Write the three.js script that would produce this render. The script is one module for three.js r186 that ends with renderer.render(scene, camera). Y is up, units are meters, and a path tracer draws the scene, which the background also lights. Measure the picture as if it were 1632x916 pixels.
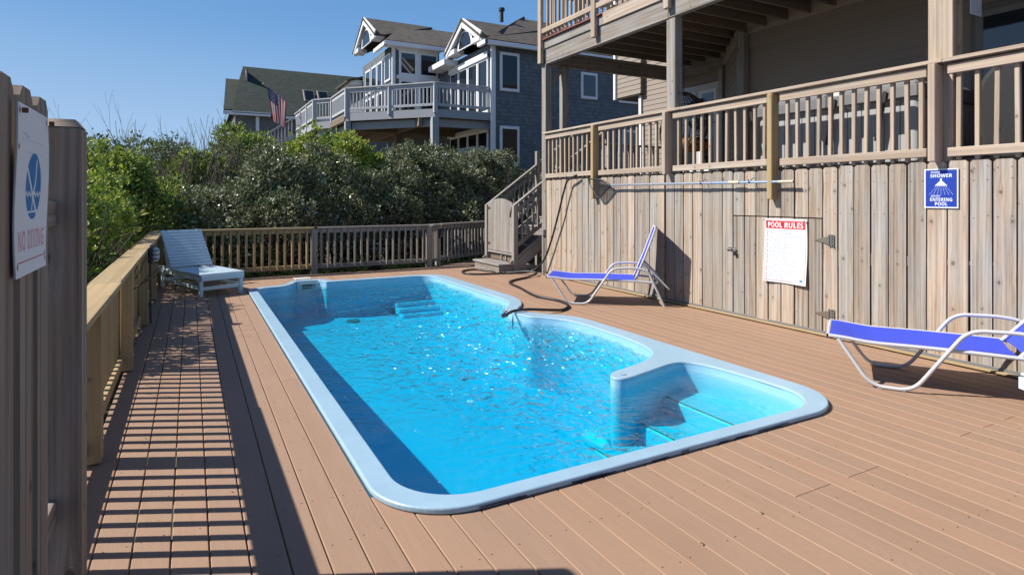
import * as THREE from 'three';
import { mergeGeometries } from 'three/addons/utils/BufferGeometryUtils.js';
import { ImprovedNoise } from 'three/addons/math/ImprovedNoise.js';

// ------------------------------------------------------------------ camera, sky, sun, exposure
const scene = new THREE.Scene();
const camera = new THREE.PerspectiveCamera(2 * Math.atan(602 / 949) * 180 / Math.PI, 1632 / 1204, 0.05, 900);
camera.position.set(0, 1.51, 0);
camera.rotation.y = -28.39 * Math.PI / 180;
camera.setViewOffset(1632, 1204, 0, 288, 1632, 916);      // a shifted lens: verticals stay vertical

const SUN = new THREE.Vector3(-0.967, 1, -0.474).normalize();
{
  const W = 256, H = 128, d = new Float32Array(W * H * 4);
  const stops = [[0, .52, .76, 1.06], [.10, .44, .685, 1.02], [.26, .20, .455, .87], [.45, .12, .315, .70], [.7, .07, .20, .52], [1, .045, .135, .39]];
  for (let r = 0; r < H; r++) for (let c = 0; c < W; c++) {
    const up = ((r + .5) / H - .5) * Math.PI, az = ((c + .5) / W - .5) * 2 * Math.PI, s = Math.max(0, Math.sin(up));
    let k = 0; while (k < stops.length - 2 && s > stops[k + 1][0]) k++;
    const t = Math.min(1, (s - stops[k][0]) / (stops[k + 1][0] - stops[k][0]));
    const cs = Math.cos(up) * Math.cos(az) * SUN.x + Math.sin(up) * SUN.y + Math.cos(up) * Math.sin(az) * SUN.z;
    const glow = .16 * Math.pow(Math.max(0, cs), 3);      // the air is a little brighter round the sun
    for (let q = 0; q < 3; q++) d[(r * W + c) * 4 + q] = (stops[k][q + 1] + (stops[k + 1][q + 1] - stops[k][q + 1]) * t + glow) * .54;
    d[(r * W + c) * 4 + 3] = 1;
  }
  const sky = new THREE.DataTexture(d, W, H, THREE.RGBAFormat, THREE.FloatType);
  sky.mapping = THREE.EquirectangularReflectionMapping; sky.magFilter = THREE.LinearFilter; sky.needsUpdate = true;
  scene.background = sky; scene.environment = sky;
}
const sun = new THREE.DirectionalLight(new THREE.Color(1, .95, .875), 5);
sun.position.copy(SUN).multiplyScalar(40).add(new THREE.Vector3(3, 0, -8)); sun.target.position.set(3, 0, -8);
sun.castShadow = true; sun.shadow.mapSize.set(4096, 4096);
Object.assign(sun.shadow.camera, { left: -30, right: 30, top: 30, bottom: -30, near: 1, far: 120 });
scene.add(sun, sun.target);
const renderer = new THREE.WebGLRenderer({ antialias: true });
renderer.shadowMap.enabled = true;
renderer.toneMapping = THREE.LinearToneMapping;
renderer.toneMappingExposure = 1.5;

// ------------------------------------------------------------------ helpers
const V = (x, y, z) => new THREE.Vector3(x, y, z);
function rngOf(seed) { let a = seed >>> 0; return () => { a = (a + 0x6d2b79f5) | 0; let t = Math.imul(a ^ (a >>> 15), 1 | a); t = (t + Math.imul(t ^ (t >>> 7), 61 | t)) ^ t; return ((t ^ (t >>> 14)) >>> 0) / 4294967296; }; }
const NOISE = new ImprovedNoise();
const noise = (x, y, z = 0) => NOISE.noise(x, y, z);
const clamp = (x, a = 0, b = 1) => Math.min(b, Math.max(a, x));
const smooth = (a, b, x) => { const t = clamp((x - a) / (b - a)); return t * t * (3 - 2 * t); };
const lerp = (a, b, t) => a + (b - a) * t;
const taken = new Map();
const numbered = (name) => { const n = taken.get(name) ?? 0; taken.set(name, n + 1); return n ? `${name}_${String(n).padStart(3, '0')}` : name; };

function thing(name, label, category, pos = [0, 0, 0], turn = 0, group) {
  const o = new THREE.Group(); o.name = numbered(name); o.position.set(...pos); o.rotation.y = turn;
  o.userData = { label, category }; if (group) o.userData.group = group;
  scene.add(o); return o;
}
function structure(name, o) { o.name = name; o.userData.kind = 'structure'; scene.add(o); return o; }
// a part: position is local to its parent
function part(parent, name, geo, mat, pos = [0, 0, 0], rot = null) {
  const m = new THREE.Mesh(geo, mat); m.name = name; m.position.set(...pos); if (rot) m.rotation.set(...rot);
  m.castShadow = m.receiveShadow = true; parent.add(m); return m;
}
// polygons -> flat-shaded geometry; uv in metres by dominant axis, the long axis along v
function polyGeo(polys, long = 1, outward = true) {
  const pos = [], nor = [], uv = [], n = V(0, 0, 0), a = V(0, 0, 0), b = V(0, 0, 0);
  for (let p of polys) {
    a.subVectors(V(...p[1]), V(...p[0])); b.subVectors(V(...p[2]), V(...p[0])); n.crossVectors(a, b).normalize();
    if (outward) { const c = p.reduce((s, q) => s.add(V(...q)), V(0, 0, 0)); if (n.dot(c) < 0) { p = [...p].reverse(); n.negate(); } }
    for (let i = 1; i < p.length - 1; i++) for (const q of [p[0], p[i], p[i + 1]]) { pos.push(...q); nor.push(n.x, n.y, n.z); }
  }
  const g = new THREE.BufferGeometry();
  g.setAttribute('position', new THREE.Float32BufferAttribute(pos, 3)); g.setAttribute('normal', new THREE.Float32BufferAttribute(nor, 3));
  return woodUV(g, long);
}
function woodUV(g, long = 1) {
  if (g.index) g = g.toNonIndexed();
  const p = g.attributes.position, n = g.attributes.normal, uv = new Float32Array(p.count * 2), U = .6, L = 2.4;
  for (let i = 0; i < p.count; i++) {
    const c = [p.getX(i), p.getY(i), p.getZ(i)], m = [Math.abs(n.getX(i)), Math.abs(n.getY(i)), Math.abs(n.getZ(i))];
    let dom = m[0] > m[1] ? (m[0] > m[2] ? 0 : 2) : (m[1] > m[2] ? 1 : 2);
    if (dom === long) dom = (long + 1) % 3;
    const across = 3 - dom - long;
    uv[i * 2] = c[across] / U + dom * .23; uv[i * 2 + 1] = c[long] / L;
  }
  g.setAttribute('uv', new THREE.BufferAttribute(uv, 2));
  return g;
}
const boxCache = new Map();
function cbox(w, h, d, b = .004) {                         // a box with chamfered edges, 44 triangles
  const key = [w, h, d, b].map((x) => x.toFixed(4)).join();
  if (boxCache.has(key)) return boxCache.get(key);
  const X = w / 2, Y = h / 2, Z = d / 2; b = Math.min(b, X * .8, Y * .8, Z * .8);
  const P = (sx, sy, sz, k) => [sx * (k === 0 ? X : X - b), sy * (k === 1 ? Y : Y - b), sz * (k === 2 ? Z : Z - b)], S = [-1, 1], polys = [];
  for (const s of S) {
    polys.push([P(s, -1, -1, 0), P(s, 1, -1, 0), P(s, 1, 1, 0), P(s, -1, 1, 0)], [P(-1, s, -1, 1), P(1, s, -1, 1), P(1, s, 1, 1), P(-1, s, 1, 1)], [P(-1, -1, s, 2), P(1, -1, s, 2), P(1, 1, s, 2), P(-1, 1, s, 2)]);
    for (const t of S) {
      polys.push([P(s, t, -1, 0), P(s, t, 1, 0), P(s, t, 1, 1), P(s, t, -1, 1)], [P(s, -1, t, 0), P(s, 1, t, 0), P(s, 1, t, 2), P(s, -1, t, 2)], [P(-1, s, t, 1), P(1, s, t, 1), P(1, s, t, 2), P(-1, s, t, 2)]);
      for (const r of S) polys.push([P(s, t, r, 0), P(s, t, r, 1), P(s, t, r, 2)]);
    }
  }
  const g = polyGeo(polys, w >= h && w >= d ? 0 : h >= d ? 1 : 2);
  boxCache.set(key, g); return g;
}
// world-space box part between two corners
function box(parent, name, x0, x1, y0, y1, z0, z1, mat, b = .004) {
  const o = parent.position;
  return part(parent, name, cbox(Math.abs(x1 - x0), Math.abs(y1 - y0), Math.abs(z1 - z0), b), mat, [(x0 + x1) / 2 - o.x, (y0 + y1) / 2 - o.y, (z0 + z1) / 2 - o.z]);
}
// a board whose length runs from a to b (local to the parent's position), w wide sideways, h high
function bar(parent, name, a, b, w, h, mat, bevel = .004) {
  const A = V(...a).sub(parent.position), B = V(...b).sub(parent.position), len = A.distanceTo(B);
  const m = part(parent, name, cbox(w, h, Math.round(len * 500) / 500, bevel), mat);
  m.position.copy(A).add(B).multiplyScalar(.5);
  const z = B.clone().sub(A).normalize(), x = V(0, 1, 0).cross(z); if (x.lengthSq() < 1e-6) x.set(1, 0, 0); x.normalize();
  m.quaternion.setFromRotationMatrix(new THREE.Matrix4().makeBasis(x, z.clone().cross(x), z));
  return m;
}
function rounded(points, r, seg = 5) {                     // a polyline with rounded corners
  const out = [points[0].clone()];
  for (let i = 1; i < points.length - 1; i++) {
    const p = points[i], a = points[i - 1].clone().sub(p), b = points[i + 1].clone().sub(p), k = Math.min(r, a.length() * .48, b.length() * .48);
    const A = p.clone().addScaledVector(a.normalize(), k), B = p.clone().addScaledVector(b.normalize(), k);
    for (let s = 0; s <= seg; s++) { const t = s / seg; out.push(A.clone().multiplyScalar((1 - t) ** 2).addScaledVector(p, 2 * t * (1 - t)).addScaledVector(B, t * t)); }
  }
  out.push(points[points.length - 1].clone()); return out;
}
class Poly extends THREE.Curve {
  constructor(pts) { super(); this.pts = pts; this.acc = [0]; for (let i = 1; i < pts.length; i++) this.acc.push(this.acc[i - 1] + pts[i].distanceTo(pts[i - 1])); }
  getPoint(t, o = V(0, 0, 0)) { const L = this.acc.at(-1) * t; let i = 1; while (i < this.pts.length - 1 && this.acc[i] < L) i++; const a = this.acc[i - 1], b = this.acc[i]; return o.lerpVectors(this.pts[i - 1], this.pts[i], b > a ? (L - a) / (b - a) : 0); }
}
const tube = (pts, r, radial = 8, n = 0) => new THREE.TubeGeometry(new Poly(pts), n || Math.max(6, pts.length * 2), r, radial, false);
const smoothTube = (pts, r, radial = 8, n = 60) => new THREE.TubeGeometry(new THREE.CatmullRomCurve3(pts, false, 'centripetal'), n, r, radial, false);

// ------------------------------------------------------------------ materials
const lin = (r, g, b) => new THREE.Color().setRGB(r, g, b);
const mat = (c, roughness = .7, o = {}) => new THREE.MeshPhysicalMaterial({ color: c, roughness, ...o });
const BASE = .74, TINT = lin(BASE, BASE, BASE), plain = (r, g, b, roughness = .7, o = {}) => mat(lin(r * BASE, g * BASE, b * BASE), roughness, o);
const toSRGB = (x) => 255 * (x <= .0031308 ? 12.92 * x : 1.055 * Math.pow(x, 1 / 2.4) - .055);
function dataTex(w, h, f, srgb = true) {                    // f(u, v) -> linear [r, g, b]
  const d = new Uint8Array(w * h * 4);
  for (let y = 0; y < h; y++) for (let x = 0; x < w; x++) { const c = f(x / w, y / h), i = (y * w + x) * 4; for (let k = 0; k < 3; k++) d[i + k] = clamp(srgb ? toSRGB(c[k]) : c[k] * 255, 0, 255); d[i + 3] = 255; }
  const t = new THREE.DataTexture(d, w, h); t.wrapS = t.wrapT = THREE.MirroredRepeatWrapping; t.magFilter = THREE.LinearFilter;
  if (srgb) t.colorSpace = THREE.SRGBColorSpace; t.needsUpdate = true; return t;
}
// grain of sawn timber: streaks along v, darker late wood, knots
function woodTex(seed, base, dark, o = {}) {
  const { knots = 10, contrast = 1, grey = [.33, .31, .29], greyAmount = .3, w = 256, h = 768 } = o, R = rngOf(seed), K = [];
  for (let i = 0; i < knots; i++) K.push([R() * .6, R() * 2.4, .008 + R() * R() * .016]);
  return dataTex(w, h, (u, v) => {
    const x = u * .6, y = v * 2.4; let bend = 0, knot = 0, halo = 0;
    for (const [kx, ky, kr] of K) {
      const dx = x - kx, dy = (y - ky) / 2.2, d = Math.hypot(dx, dy);
      if (d < kr * 7) bend += (dx > 0 ? 1 : -1) * kr * .9 * Math.exp(-(d * d) / (kr * kr * 6));
      const dk = Math.hypot(dx * (1 + .3 * noise(x * 60, y * 40, seed)), (y - ky) / 1.35); if (dk < kr * 3.2) halo = Math.max(halo, (.5 + .5 * Math.sin(dk / kr * 9)) * smooth(kr * 3.2, kr * .8, dk));
      if (dk < kr * 1.6) knot = Math.max(knot, smooth(kr * 1.25, kr * .55, dk));
    }
    const xx = x - bend, warp = .012 * noise(xx * 3, y * .8, seed);
    const rings = noise((xx + warp) * 70, y * .7, seed + 3.3), fine = noise(xx * 420, y * 7, seed + 9.1), mid = noise(xx * 26, y * 1.3, seed + 5.7), blotch = noise(xx * 9, y * 2.1, seed + 13.2);
    const t = clamp(.38 + contrast * (.42 * rings + .20 * fine + .28 * mid)), g = clamp(greyAmount * (1 + 1.7 * blotch)), out = [0, 0, 0];
    for (let k = 0; k < 3; k++) { let c = lerp(base[k], dark[k], t); c = lerp(c, grey[k] * (1.25 - .6 * t), g); c = lerp(c, dark[k] * (.45 + .35 * halo), knot * .8); c *= 1 - .22 * halo * (1 - knot); out[k] = c; }
    return out;
  });
}
// alike boards wear the same timber with their own stretch of grain and a slight difference in tone
function woodSet(tex, n, o = {}) {
  const R = rngOf(o.seed ?? 7), set = [];
  for (let i = 0; i < n; i++) {
    const t = tex.clone(); t.offset.set(R() * 5, R() * 5); t.needsUpdate = true;
    const k = BASE * (1 + (R() - .5) * (o.tone ?? .2)), w = (R() - .5) * (o.warm ?? .05);
    set.push(mat(lin(k * (1 + w), k, k * (1 - w)), o.rough ?? .82, { map: t, bumpMap: t, bumpScale: o.bump ?? .0012, specularIntensity: o.spec ?? .5 }));
  }
  let at = 0; const pick = () => set[Math.floor(R() * n)]; pick.set = set; pick.next = () => set[at++ % n]; return pick;
}
const fenceWood = woodSet(woodTex(11, [.57, .455, .35], [.235, .165, .112], { knots: 13, greyAmount: .5, contrast: 1.75, grey: [.42, .378, .33] }), 14, { seed: 3, tone: .40, warm: .14, bump: .002 });
const railWood = woodSet(woodTex(23, [.60, .465, .345], [.33, .235, .16], { knots: 9, greyAmount: .3, contrast: 1.4, grey: [.47, .41, .355] }), 8, { seed: 5, tone: .14, bump: .001 });
const greyWood = woodSet(woodTex(31, [.42, .365, .31], [.18, .15, .12], { knots: 10, greyAmount: .5, contrast: 1.4, grey: [.345, .325, .305] }), 8, { seed: 9, tone: .2, bump: .0016 });
const pineWood = woodSet(woodTex(41, [.56, .41, .215], [.36, .235, .105], { knots: 9, greyAmount: .1, grey: [.42, .36, .26] }), 8, { seed: 13, tone: .14, bump: .0008 });
const brownWood = woodSet(woodTex(53, [.30, .225, .155], [.13, .092, .064], { knots: 6, greyAmount: .2, grey: [.2, .18, .16] }), 6, { seed: 17, tone: .25, bump: .0012 });
const picketWood = woodSet(woodTex(61, [.42, .31, .22], [.17, .115, .08], { knots: 8, greyAmount: .35, contrast: 1.3, grey: [.30, .275, .255] }), 6, { seed: 19, tone: .16, bump: .0018 });
const deckTex = (() => {                                     // brushed wood-plastic decking
  return dataTex(512, 1024, (u, v) => {
    const x = u * .6, y = v * 2.4, wob = .003 * noise(x * 12, y * 2.2, 2);
    const f = noise((x + wob) * 620, y * 5.5, 1), g = noise((x + wob) * 240, y * 2.4, 4), m = noise(x * 7, y * 2.6, 6), s = noise(x * 900, y * 620, 8);
    const arch = Math.sin((x * 3 + .5 * noise(x * 5, y * .9, 11)) * 210 + y * 3) * clamp(.5 + 1.4 * noise(x * 6, y * .7, 15));
    const k = 1 + .10 * f + .085 * g + .05 * m + .07 * s + .028 * arch;
    const dirt = smooth(.5, .8, noise(x * 40, y * 30, 21)) * .12;
    return [.418 * k * (1 - dirt), .263 * k * (1 - dirt), .174 * k * (1 - dirt)];
  });
})();
const deckWood = woodSet(deckTex, 14, { seed: 29, tone: .10, warm: .05, rough: .72, bump: .0011, spec: .55 });
const whiteTrim = plain(.95, .96, .98, .5), white = plain(.86, .86, .85, .45), black = plain(.018, .018, .02, .5), darkMetal = plain(.06, .06, .065, .4, { metalness: .6 });
const galvan = plain(.42, .40, .37, .38, { metalness: .85 }), aluminium = plain(.68, .71, .76, .3, { metalness: .75 });
const paneDark = plain(.012, .017, .024, .03, { specularIntensity: 1 }), paneSky = plain(.02, .03, .04, .02, { specularIntensity: 1, ior: 1.75 });

// ------------------------------------------------------------------ ground
{
  const s = new THREE.Shape([[-300, -300], [300, -300], [300, 300], [-300, 300]].map(([x, y]) => new THREE.Vector2(x, y)));
  s.holes.push(new THREE.Path([[.6, 2.4], [4.4, 2.4], [4.4, 11.4], [.6, 11.4]].map(([x, y]) => new THREE.Vector2(x, y))));
  const g = new THREE.ShapeGeometry(s); g.rotateX(-Math.PI / 2);
  const uv = g.attributes.uv; for (let i = 0; i < uv.count; i++) uv.setXY(i, uv.getX(i) / 3, uv.getY(i) / 3);
  const t = dataTex(256, 256, (u, v) => { const k = 1 + .35 * noise(u * 40, v * 40, 3) + .3 * noise(u * 9, v * 9, 5); return [.20 * k, .165 * k, .11 * k]; });
  const m = new THREE.Mesh(g, mat(TINT, .95, { map: t })); m.position.y = -.5; m.receiveShadow = true;
  structure('ground', m);
}

// ------------------------------------------------------------------ pool outline (x, z)
const arc = (cx, cz, r, a0, a1, n = 18) => Array.from({ length: n + 1 }, (_, i) => { const a = (a0 + (a1 - a0) * i / n) * Math.PI / 180; return [cx + r * Math.cos(a), cz + r * Math.sin(a)]; });
function curvy(pts, n = 3) {                                // round off a hand-measured run of points
  const c = new THREE.CatmullRomCurve3(pts.map(([x, z]) => V(x, 0, z)), false, 'centripetal'); return c.getPoints((pts.length - 1) * n).map((p) => [p.x, p.z]);
}
const OUTER = [
  ...arc(1.24, -3.04, .44, 180, 90), ...arc(3.78, -3.06, .46, 90, 0),
  ...curvy([[4.24, -5.85], [4.205, -6.08], [4.14, -6.22], [4.02, -6.385], [3.895, -6.54], [3.815, -6.70], [3.80, -6.83], [3.86, -6.96], [3.985, -7.105], [4.09, -7.28], [4.19, -7.54], [4.235, -7.82], [4.24, -8.1]]),
  ...arc(3.80, -10.40, .44, 0, -90),
  ...curvy([[2.34, -10.84], [2.22, -10.86], [2.17, -10.95], [2.10, -11.09], [1.98, -11.12], [1.68, -11.12], [1.56, -11.08], [1.46, -10.84], [1.34, -10.66], [1.22, -10.62]]),
  ...arc(1.16, -10.24, .36, -90, -180),
].map(([x, z]) => [x, z]);
const INNER = [
  ...arc(1.30, -3.08, .365, 180, 90), ...arc(3.70, -3.07, .355, 90, 0),
  ...curvy([[4.055, -3.30], [4.03, -3.62], [3.985, -3.83], [3.91, -3.955], [3.80, -3.985], [3.46, -3.905], [3.16, -3.832], [3.09, -3.838], [3.052, -3.885], [3.066, -3.955], [3.14, -4.02], [3.34, -4.075], [3.62, -4.17], [3.80, -4.275], [3.91, -4.42], [3.985, -4.64], [4.03, -4.95], [4.04, -5.40], [4.03, -5.76], [3.965, -6.02], [3.82, -6.24], [3.705, -6.37], [3.655, -6.54], [3.625, -6.75], [3.66, -6.96], [3.80, -7.16], [3.92, -7.34], [3.985, -7.6], [4.0, -8.0]], 4),
  ...arc(3.66, -10.32, .34, 0, -90),
  ...curvy([[2.20, -10.67], [2.09, -10.70], [2.06, -10.82], [2.00, -10.94], [1.94, -10.96], [1.70, -10.96], [1.63, -10.94], [1.55, -10.74], [1.40, -10.52], [1.28, -10.46]]),
  ...arc(1.22, -10.175, .285, -90, -180),
];
const poolFloorY = (z) => lerp(-1.12, -.60, smooth(-3.2, -9.2, z));

// ------------------------------------------------------------------ deck
{
  const deck = structure('deck', new THREE.Group()), P = .1453, X0 = -.364 - P, R = rngOf(77);
  const hole = OUTER.map(([x, z]) => { const cx = 2.5, cz = -6.8; return [x + Math.sign(cx - x) * .055, z + Math.sign(cz - z) * .055]; });
  const cuts = (x) => {                                     // where the line x = const crosses the pool opening
    const out = []; for (let i = 0; i < hole.length; i++) { const [ax, az] = hole[i], [bx, bz] = hole[(i + 1) % hole.length]; if ((ax <= x) !== (bx <= x)) out.push(az + (bz - az) * (x - ax) / (bx - ax)); }
    return out.sort((a, b) => a - b);
  };
  const back = (x) => x < 4.55 ? -12.14 : -12.14 - (x - 4.55) * .6;
  const board = (xa, xb, za0, zb0, za1, zb1, m) => {        // ends may be cut askew: (za0, zb0) far end at xa, xb; (za1, zb1) near end
    const t = .026, b = .0035, gap = .0026, xl = xa + gap, xr = xb - gap, cx = (xl + xr) / 2, cz = (za0 + za1) / 2, w = xr - xl;
    const at = (x, far) => (far ? lerp(za0, zb0, (x - xa) / (xb - xa)) : lerp(za1, zb1, (x - xa) / (xb - xa))) - cz;
    const prof = [[xl, -t], [xl, -b], [xl + b, 0], [xr - b, 0], [xr, -b], [xr, -t]], F = prof.map(([x, y]) => [x - cx, y + t / 2, at(x, true)]), N = prof.map(([x, y]) => [x - cx, y + t / 2, at(x, false)]);
    const polys = [F, N]; for (let i = 0; i < 6; i++) { const j = (i + 1) % 6; polys.push([F[i], F[j], N[j], N[i]]); }
    part(deck, 'plank', polyGeo(polys, 2), m, [cx, -t / 2, cz]);
  };
  const run = (xa, xb, f0, f1, n0, n1, joints) => {         // one strip between two cuts, with its butt joints
    let far = [f0, f1];
    for (const j of joints.filter((j) => j > Math.max(f0, f1) + .35 && j < Math.min(n0, n1) - .35)) { board(xa, xb, far[0], far[1], j - .002, j - .002, deckWood()); far = [j + .002, j + .002]; }
    board(xa, xb, far[0], far[1], n0, n1, deckWood());
  };
  const strips = Math.round((6.06 - X0) / P);
  for (let k = 0; k < strips; k++) {
    const xa = X0 + k * P, xb = xa + P, A = cuts(xa + .01), B = cuts(xb - .01), C = cuts((xa + xb) / 2);
    const first = [-4.665, -1.96, -7.90, -6.28, -9.53][Math.floor(R() * 5)], joints = xa > 4.05 ? [k % 3 === 1 ? -4.665 : k % 3 === 0 ? -7.90 : -9.53, k % 2 ? -1.962 : 1.2].sort((a, b) => a - b) : xa < .8 ? [[-9.3, -1.3], [-7.0, .4], [-5.2, 1.0]][k % 3] : [first];
    if (!C.length) { run(xa, xb, back(xa), back(xb), 2.2, 2.2, joints); continue; }
    const a = A.length === C.length ? A : C, b = B.length === C.length ? B : C;
    const ends = [back(xa), ...a, 2.2], endsB = [back(xb), ...b, 2.2];
    for (let i = 0; i < ends.length - 1; i += 2) { const n = ends[i + 1], nb = endsB[i + 1]; if (Math.min(n - ends[i], nb - endsB[i]) > .01) run(xa, xb, ends[i], endsB[i], n, nb, joints); }
  }
  for (let k = 0; k < 5; k++) { const xa = X0 + (strips + k) * P; board(xa, xa + P, back(xa), back(xa + P), -10.02, -10.02, deckWood()); }
  // screw heads along the joists, too small to pick apart
  const g = new THREE.CylinderGeometry(.0034, .0034, .0016, 7), spots = [];
  for (let z = 1.0; z > -11.9; z -= .4064) for (let k = 0; k < strips; k++) for (const e of [.03, P - .03]) {
    const x = X0 + k * P + e + (R() - .5) * .012, zz = z + (R() - .5) * .03, c = cuts(x);
    if (c.some((v, i) => i % 2 === 0 && zz > v - .1 && zz < c[i + 1] + .1) || R() < .45) continue;
    spots.push([x, zz]);
  }
  const im = new THREE.InstancedMesh(g, plain(.09, .065, .05, .5), spots.length), M = new THREE.Matrix4();
  spots.forEach(([x, z], i) => im.setMatrixAt(i, M.makeTranslation(x, .0004, z))); im.name = 'screw_head'; im.userData.kind = 'stuff'; deck.add(im);
  // a few dry leaves and grit blown against the left railing and the wall
  { const lg = new THREE.CircleGeometry(.011, 6); lg.scale(1, .5, 1); lg.rotateX(-Math.PI / 2); const n = 45, lm = new THREE.InstancedMesh(lg, plain(.17, .115, .06, .9, { side: THREE.DoubleSide }), n), Q = new THREE.Object3D(); for (let i = 0; i < n; i++) { const k = R(); Q.position.set(k < .6 ? -.34 + R() * R() * .9 : k < .8 ? 5.9 - R() * R() * 1.2 : R() * 6, .005 + R() * .003, k > .8 ? -2 + R() * .6 : -2.5 - R() * 9.3); if (Q.position.x > .7 && Q.position.x < 4.4 && Q.position.z < -2.4) Q.position.x = .1; Q.rotation.set((R() - .5) * .5, R() * 6, (R() - .5) * .5); Q.scale.setScalar(.3 + R() * .7); Q.updateMatrix(); lm.setMatrixAt(i, Q.matrix); } lm.name = 'dry_leaves'; lm.userData.kind = 'stuff'; deck.add(lm); }
  // joists under the boards
  for (let z = 1.0; z > -12.3; z -= .8128) for (const [a, b] of z < -2.5 && z > -11.2 ? [[-.5, .74], [4.3, 6.02]] : [[-.5, 6.02]]) box(deck, 'joist', a, b, -.20, -.027, z - .02, z + .02, brownWood.set[0]);
}

// ------------------------------------------------------------------ pool shell
const gelTex = dataTex(512, 512, (u, v) => { const k = 1 + .05 * noise(u * 7, v * 7, 1) + .045 * noise(u * 26, v * 26, 2) + .02 * noise(u * 140, v * 140, 3), chalk = smooth(.1, .6, noise(u * 4, v * 4, 9) + .5 * noise(u * 18, v * 18, 4)) * .18; return [lerp(.385, .47, chalk) * k, lerp(.575, .62, chalk) * k, lerp(.715, .725, chalk) * k]; });
const gel = mat(TINT, .42, { map: gelTex, clearcoat: .15, clearcoatRoughness: .35 });
const gelIn = plain(.31, .61, .81, .4, {});
{
  const pool = thing('swimming_pool', 'light blue fibreglass swimming pool with moulded steps sunk in the brown deck', 'swimming pool', [2.5, 0, -6.8]);
  const local = ([x, z]) => new THREE.Vector2(x - 2.5, -(z + 6.8));
  const shape = new THREE.Shape(OUTER.map(local)); shape.holes.push(new THREE.Path(INNER.map(local)));
  const ring = new THREE.ExtrudeGeometry(shape, { depth: .012, bevelEnabled: true, bevelThickness: .011, bevelSize: .011, bevelOffset: -.011, bevelSegments: 3, curveSegments: 4 });
  ring.rotateX(-Math.PI / 2);
  const ruv = ring.attributes.uv; for (let i = 0; i < ruv.count; i++) ruv.setXY(i, ring.attributes.position.getX(i) / 2, ring.attributes.position.getZ(i) / 2);
  part(pool, 'coping', ring, gel, [0, .0115, 0]);
  const wall = (loop, y0, y1, out = 0) => {                 // a vertical skin following a closed loop
    const n = loop.length, pos = [], uv = [], idx = []; let s = 0;
    for (let i = 0; i <= n; i++) { const [x, z] = loop[i % n], [px, pz] = loop[(i + n - 1) % n]; if (i) s += Math.hypot(x - px, z - pz); const lo = typeof y1 === 'function' ? y1(z) : y1; pos.push(x - 2.5, y0, z + 6.8, x - 2.5, lo, z + 6.8); uv.push(s / 2, y0 / 2, s / 2, lo / 2); }
    for (let i = 0; i < n; i++) { const a = i * 2; idx.push(a, a + 1, a + 2, a + 1, a + 3, a + 2); }
    const g = new THREE.BufferGeometry(); g.setAttribute('position', new THREE.Float32BufferAttribute(pos, 3)); g.setAttribute('uv', new THREE.Float32BufferAttribute(uv, 2)); g.setIndex(idx); g.computeVertexNormals(); return g;
  };
  part(pool, 'wall', wall(INNER, .016, (z) => poolFloorY(z) - .05), gelIn);
  const fs = new THREE.ShapeGeometry(new THREE.Shape(INNER.map(local)), 4); fs.rotateX(-Math.PI / 2);
  // floor as a grid so that its slope is smooth
  { const g = new THREE.PlaneGeometry(3.5, 8.8, 14, 44); g.rotateX(-Math.PI / 2); const p = g.attributes.position; for (let i = 0; i < p.count; i++) p.setY(i, poolFloorY(p.getZ(i) - 6.8)); g.computeVertexNormals(); part(pool, 'floor', g, gelIn, [0, 0, 0]); }
  // entry steps beside the peninsula: three treads going down towards the pool
  const stepsOf = [[3.63, 4.10, -.225], [3.27, 3.63, -.36], [2.86, 3.27, -.52]];
  box(pool, 'added_bench', 2.98, 4.0, -1.2, -.505, -4.3, -3.9, gelIn, .05);  // block added under the peninsula to hide its dark shaded side
  for (const [x0, x1, y] of stepsOf) {
    const s = box(pool, 'entry_step', x0, x1 + .004, -1.2, y, -4.02 + (x0 < 3.1 ? .12 : 0), -2.69, gelIn, .018);
    const line = [], n = 18; for (let i = 0; i <= n; i++) { const z = -3.92 + i * 1.2 / n; line.push(V(x0 + .012 + .006 * noise(z * 4, x0, 1), y + .0015, z)); }
    for (const q of line) q.sub(V(2.5, 0, -6.8)).sub(s.position);
    part(s, 'grimy_edge_line', smoothTube(line, .0042, 5, 24), plain(.13, .10, .06, .9));
  }
  // moulded steps at the far end
  for (const [z1, y] of [[-10.38, -.40], [-10.18, -.48], [-10.0, -.55]]) box(pool, 'corner_step', 3.24, 4.02, -.9, y, -10.7, z1, gelIn, .03);
  // skimmer mouth in the far wall
  const sk = box(pool, 'skimmer', 1.63, 2.06, -.15, .004, -10.935, -10.925, plain(.60, .68, .70, .4), .004);
  part(sk, 'skimmer_mouth', cbox(.235, .085, .012, .003), plain(.035, .045, .04, .5), [-.01, .005, .002]);
  part(sk, 'flap', cbox(.06, .08, .012, .003), plain(.26, .34, .33, .5), [.075, .004, .004]);
  for (let i = 0; i < 8; i++) part(sk, 'screw', new THREE.CylinderGeometry(.006, .006, .004, 8), darkMetal, [-.18 + (i % 4) * .12, i < 4 ? .064 : -.064, .006], [Math.PI / 2, 0, 0]);
  // fittings
  part(pool, 'main_drain', new THREE.CylinderGeometry(.11, .11, .02, 20), plain(.10, .16, .15, .6), [2.42 - 2.5, poolFloorY(-10.2) + .012, -10.15 + 6.8]);
  part(pool, 'coping_plug', new THREE.CylinderGeometry(.035, .035, .004, 18), plain(.34, .52, .66, .5), [3.17 - 2.5, .0365, -3.93 + 6.8]);
  // scuffed, peeling patches on the outer lip
  const Rr = rngOf(5); const chip = (x, z, a, l) => part(pool, 'scuff_mark', cbox(l, .003, .006 + Rr() * .008, .001), plain(.10, .12, .14, .9), [x - 2.5, .0245 + Rr() * .006, z + 6.8], [0, a, 0]);
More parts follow.
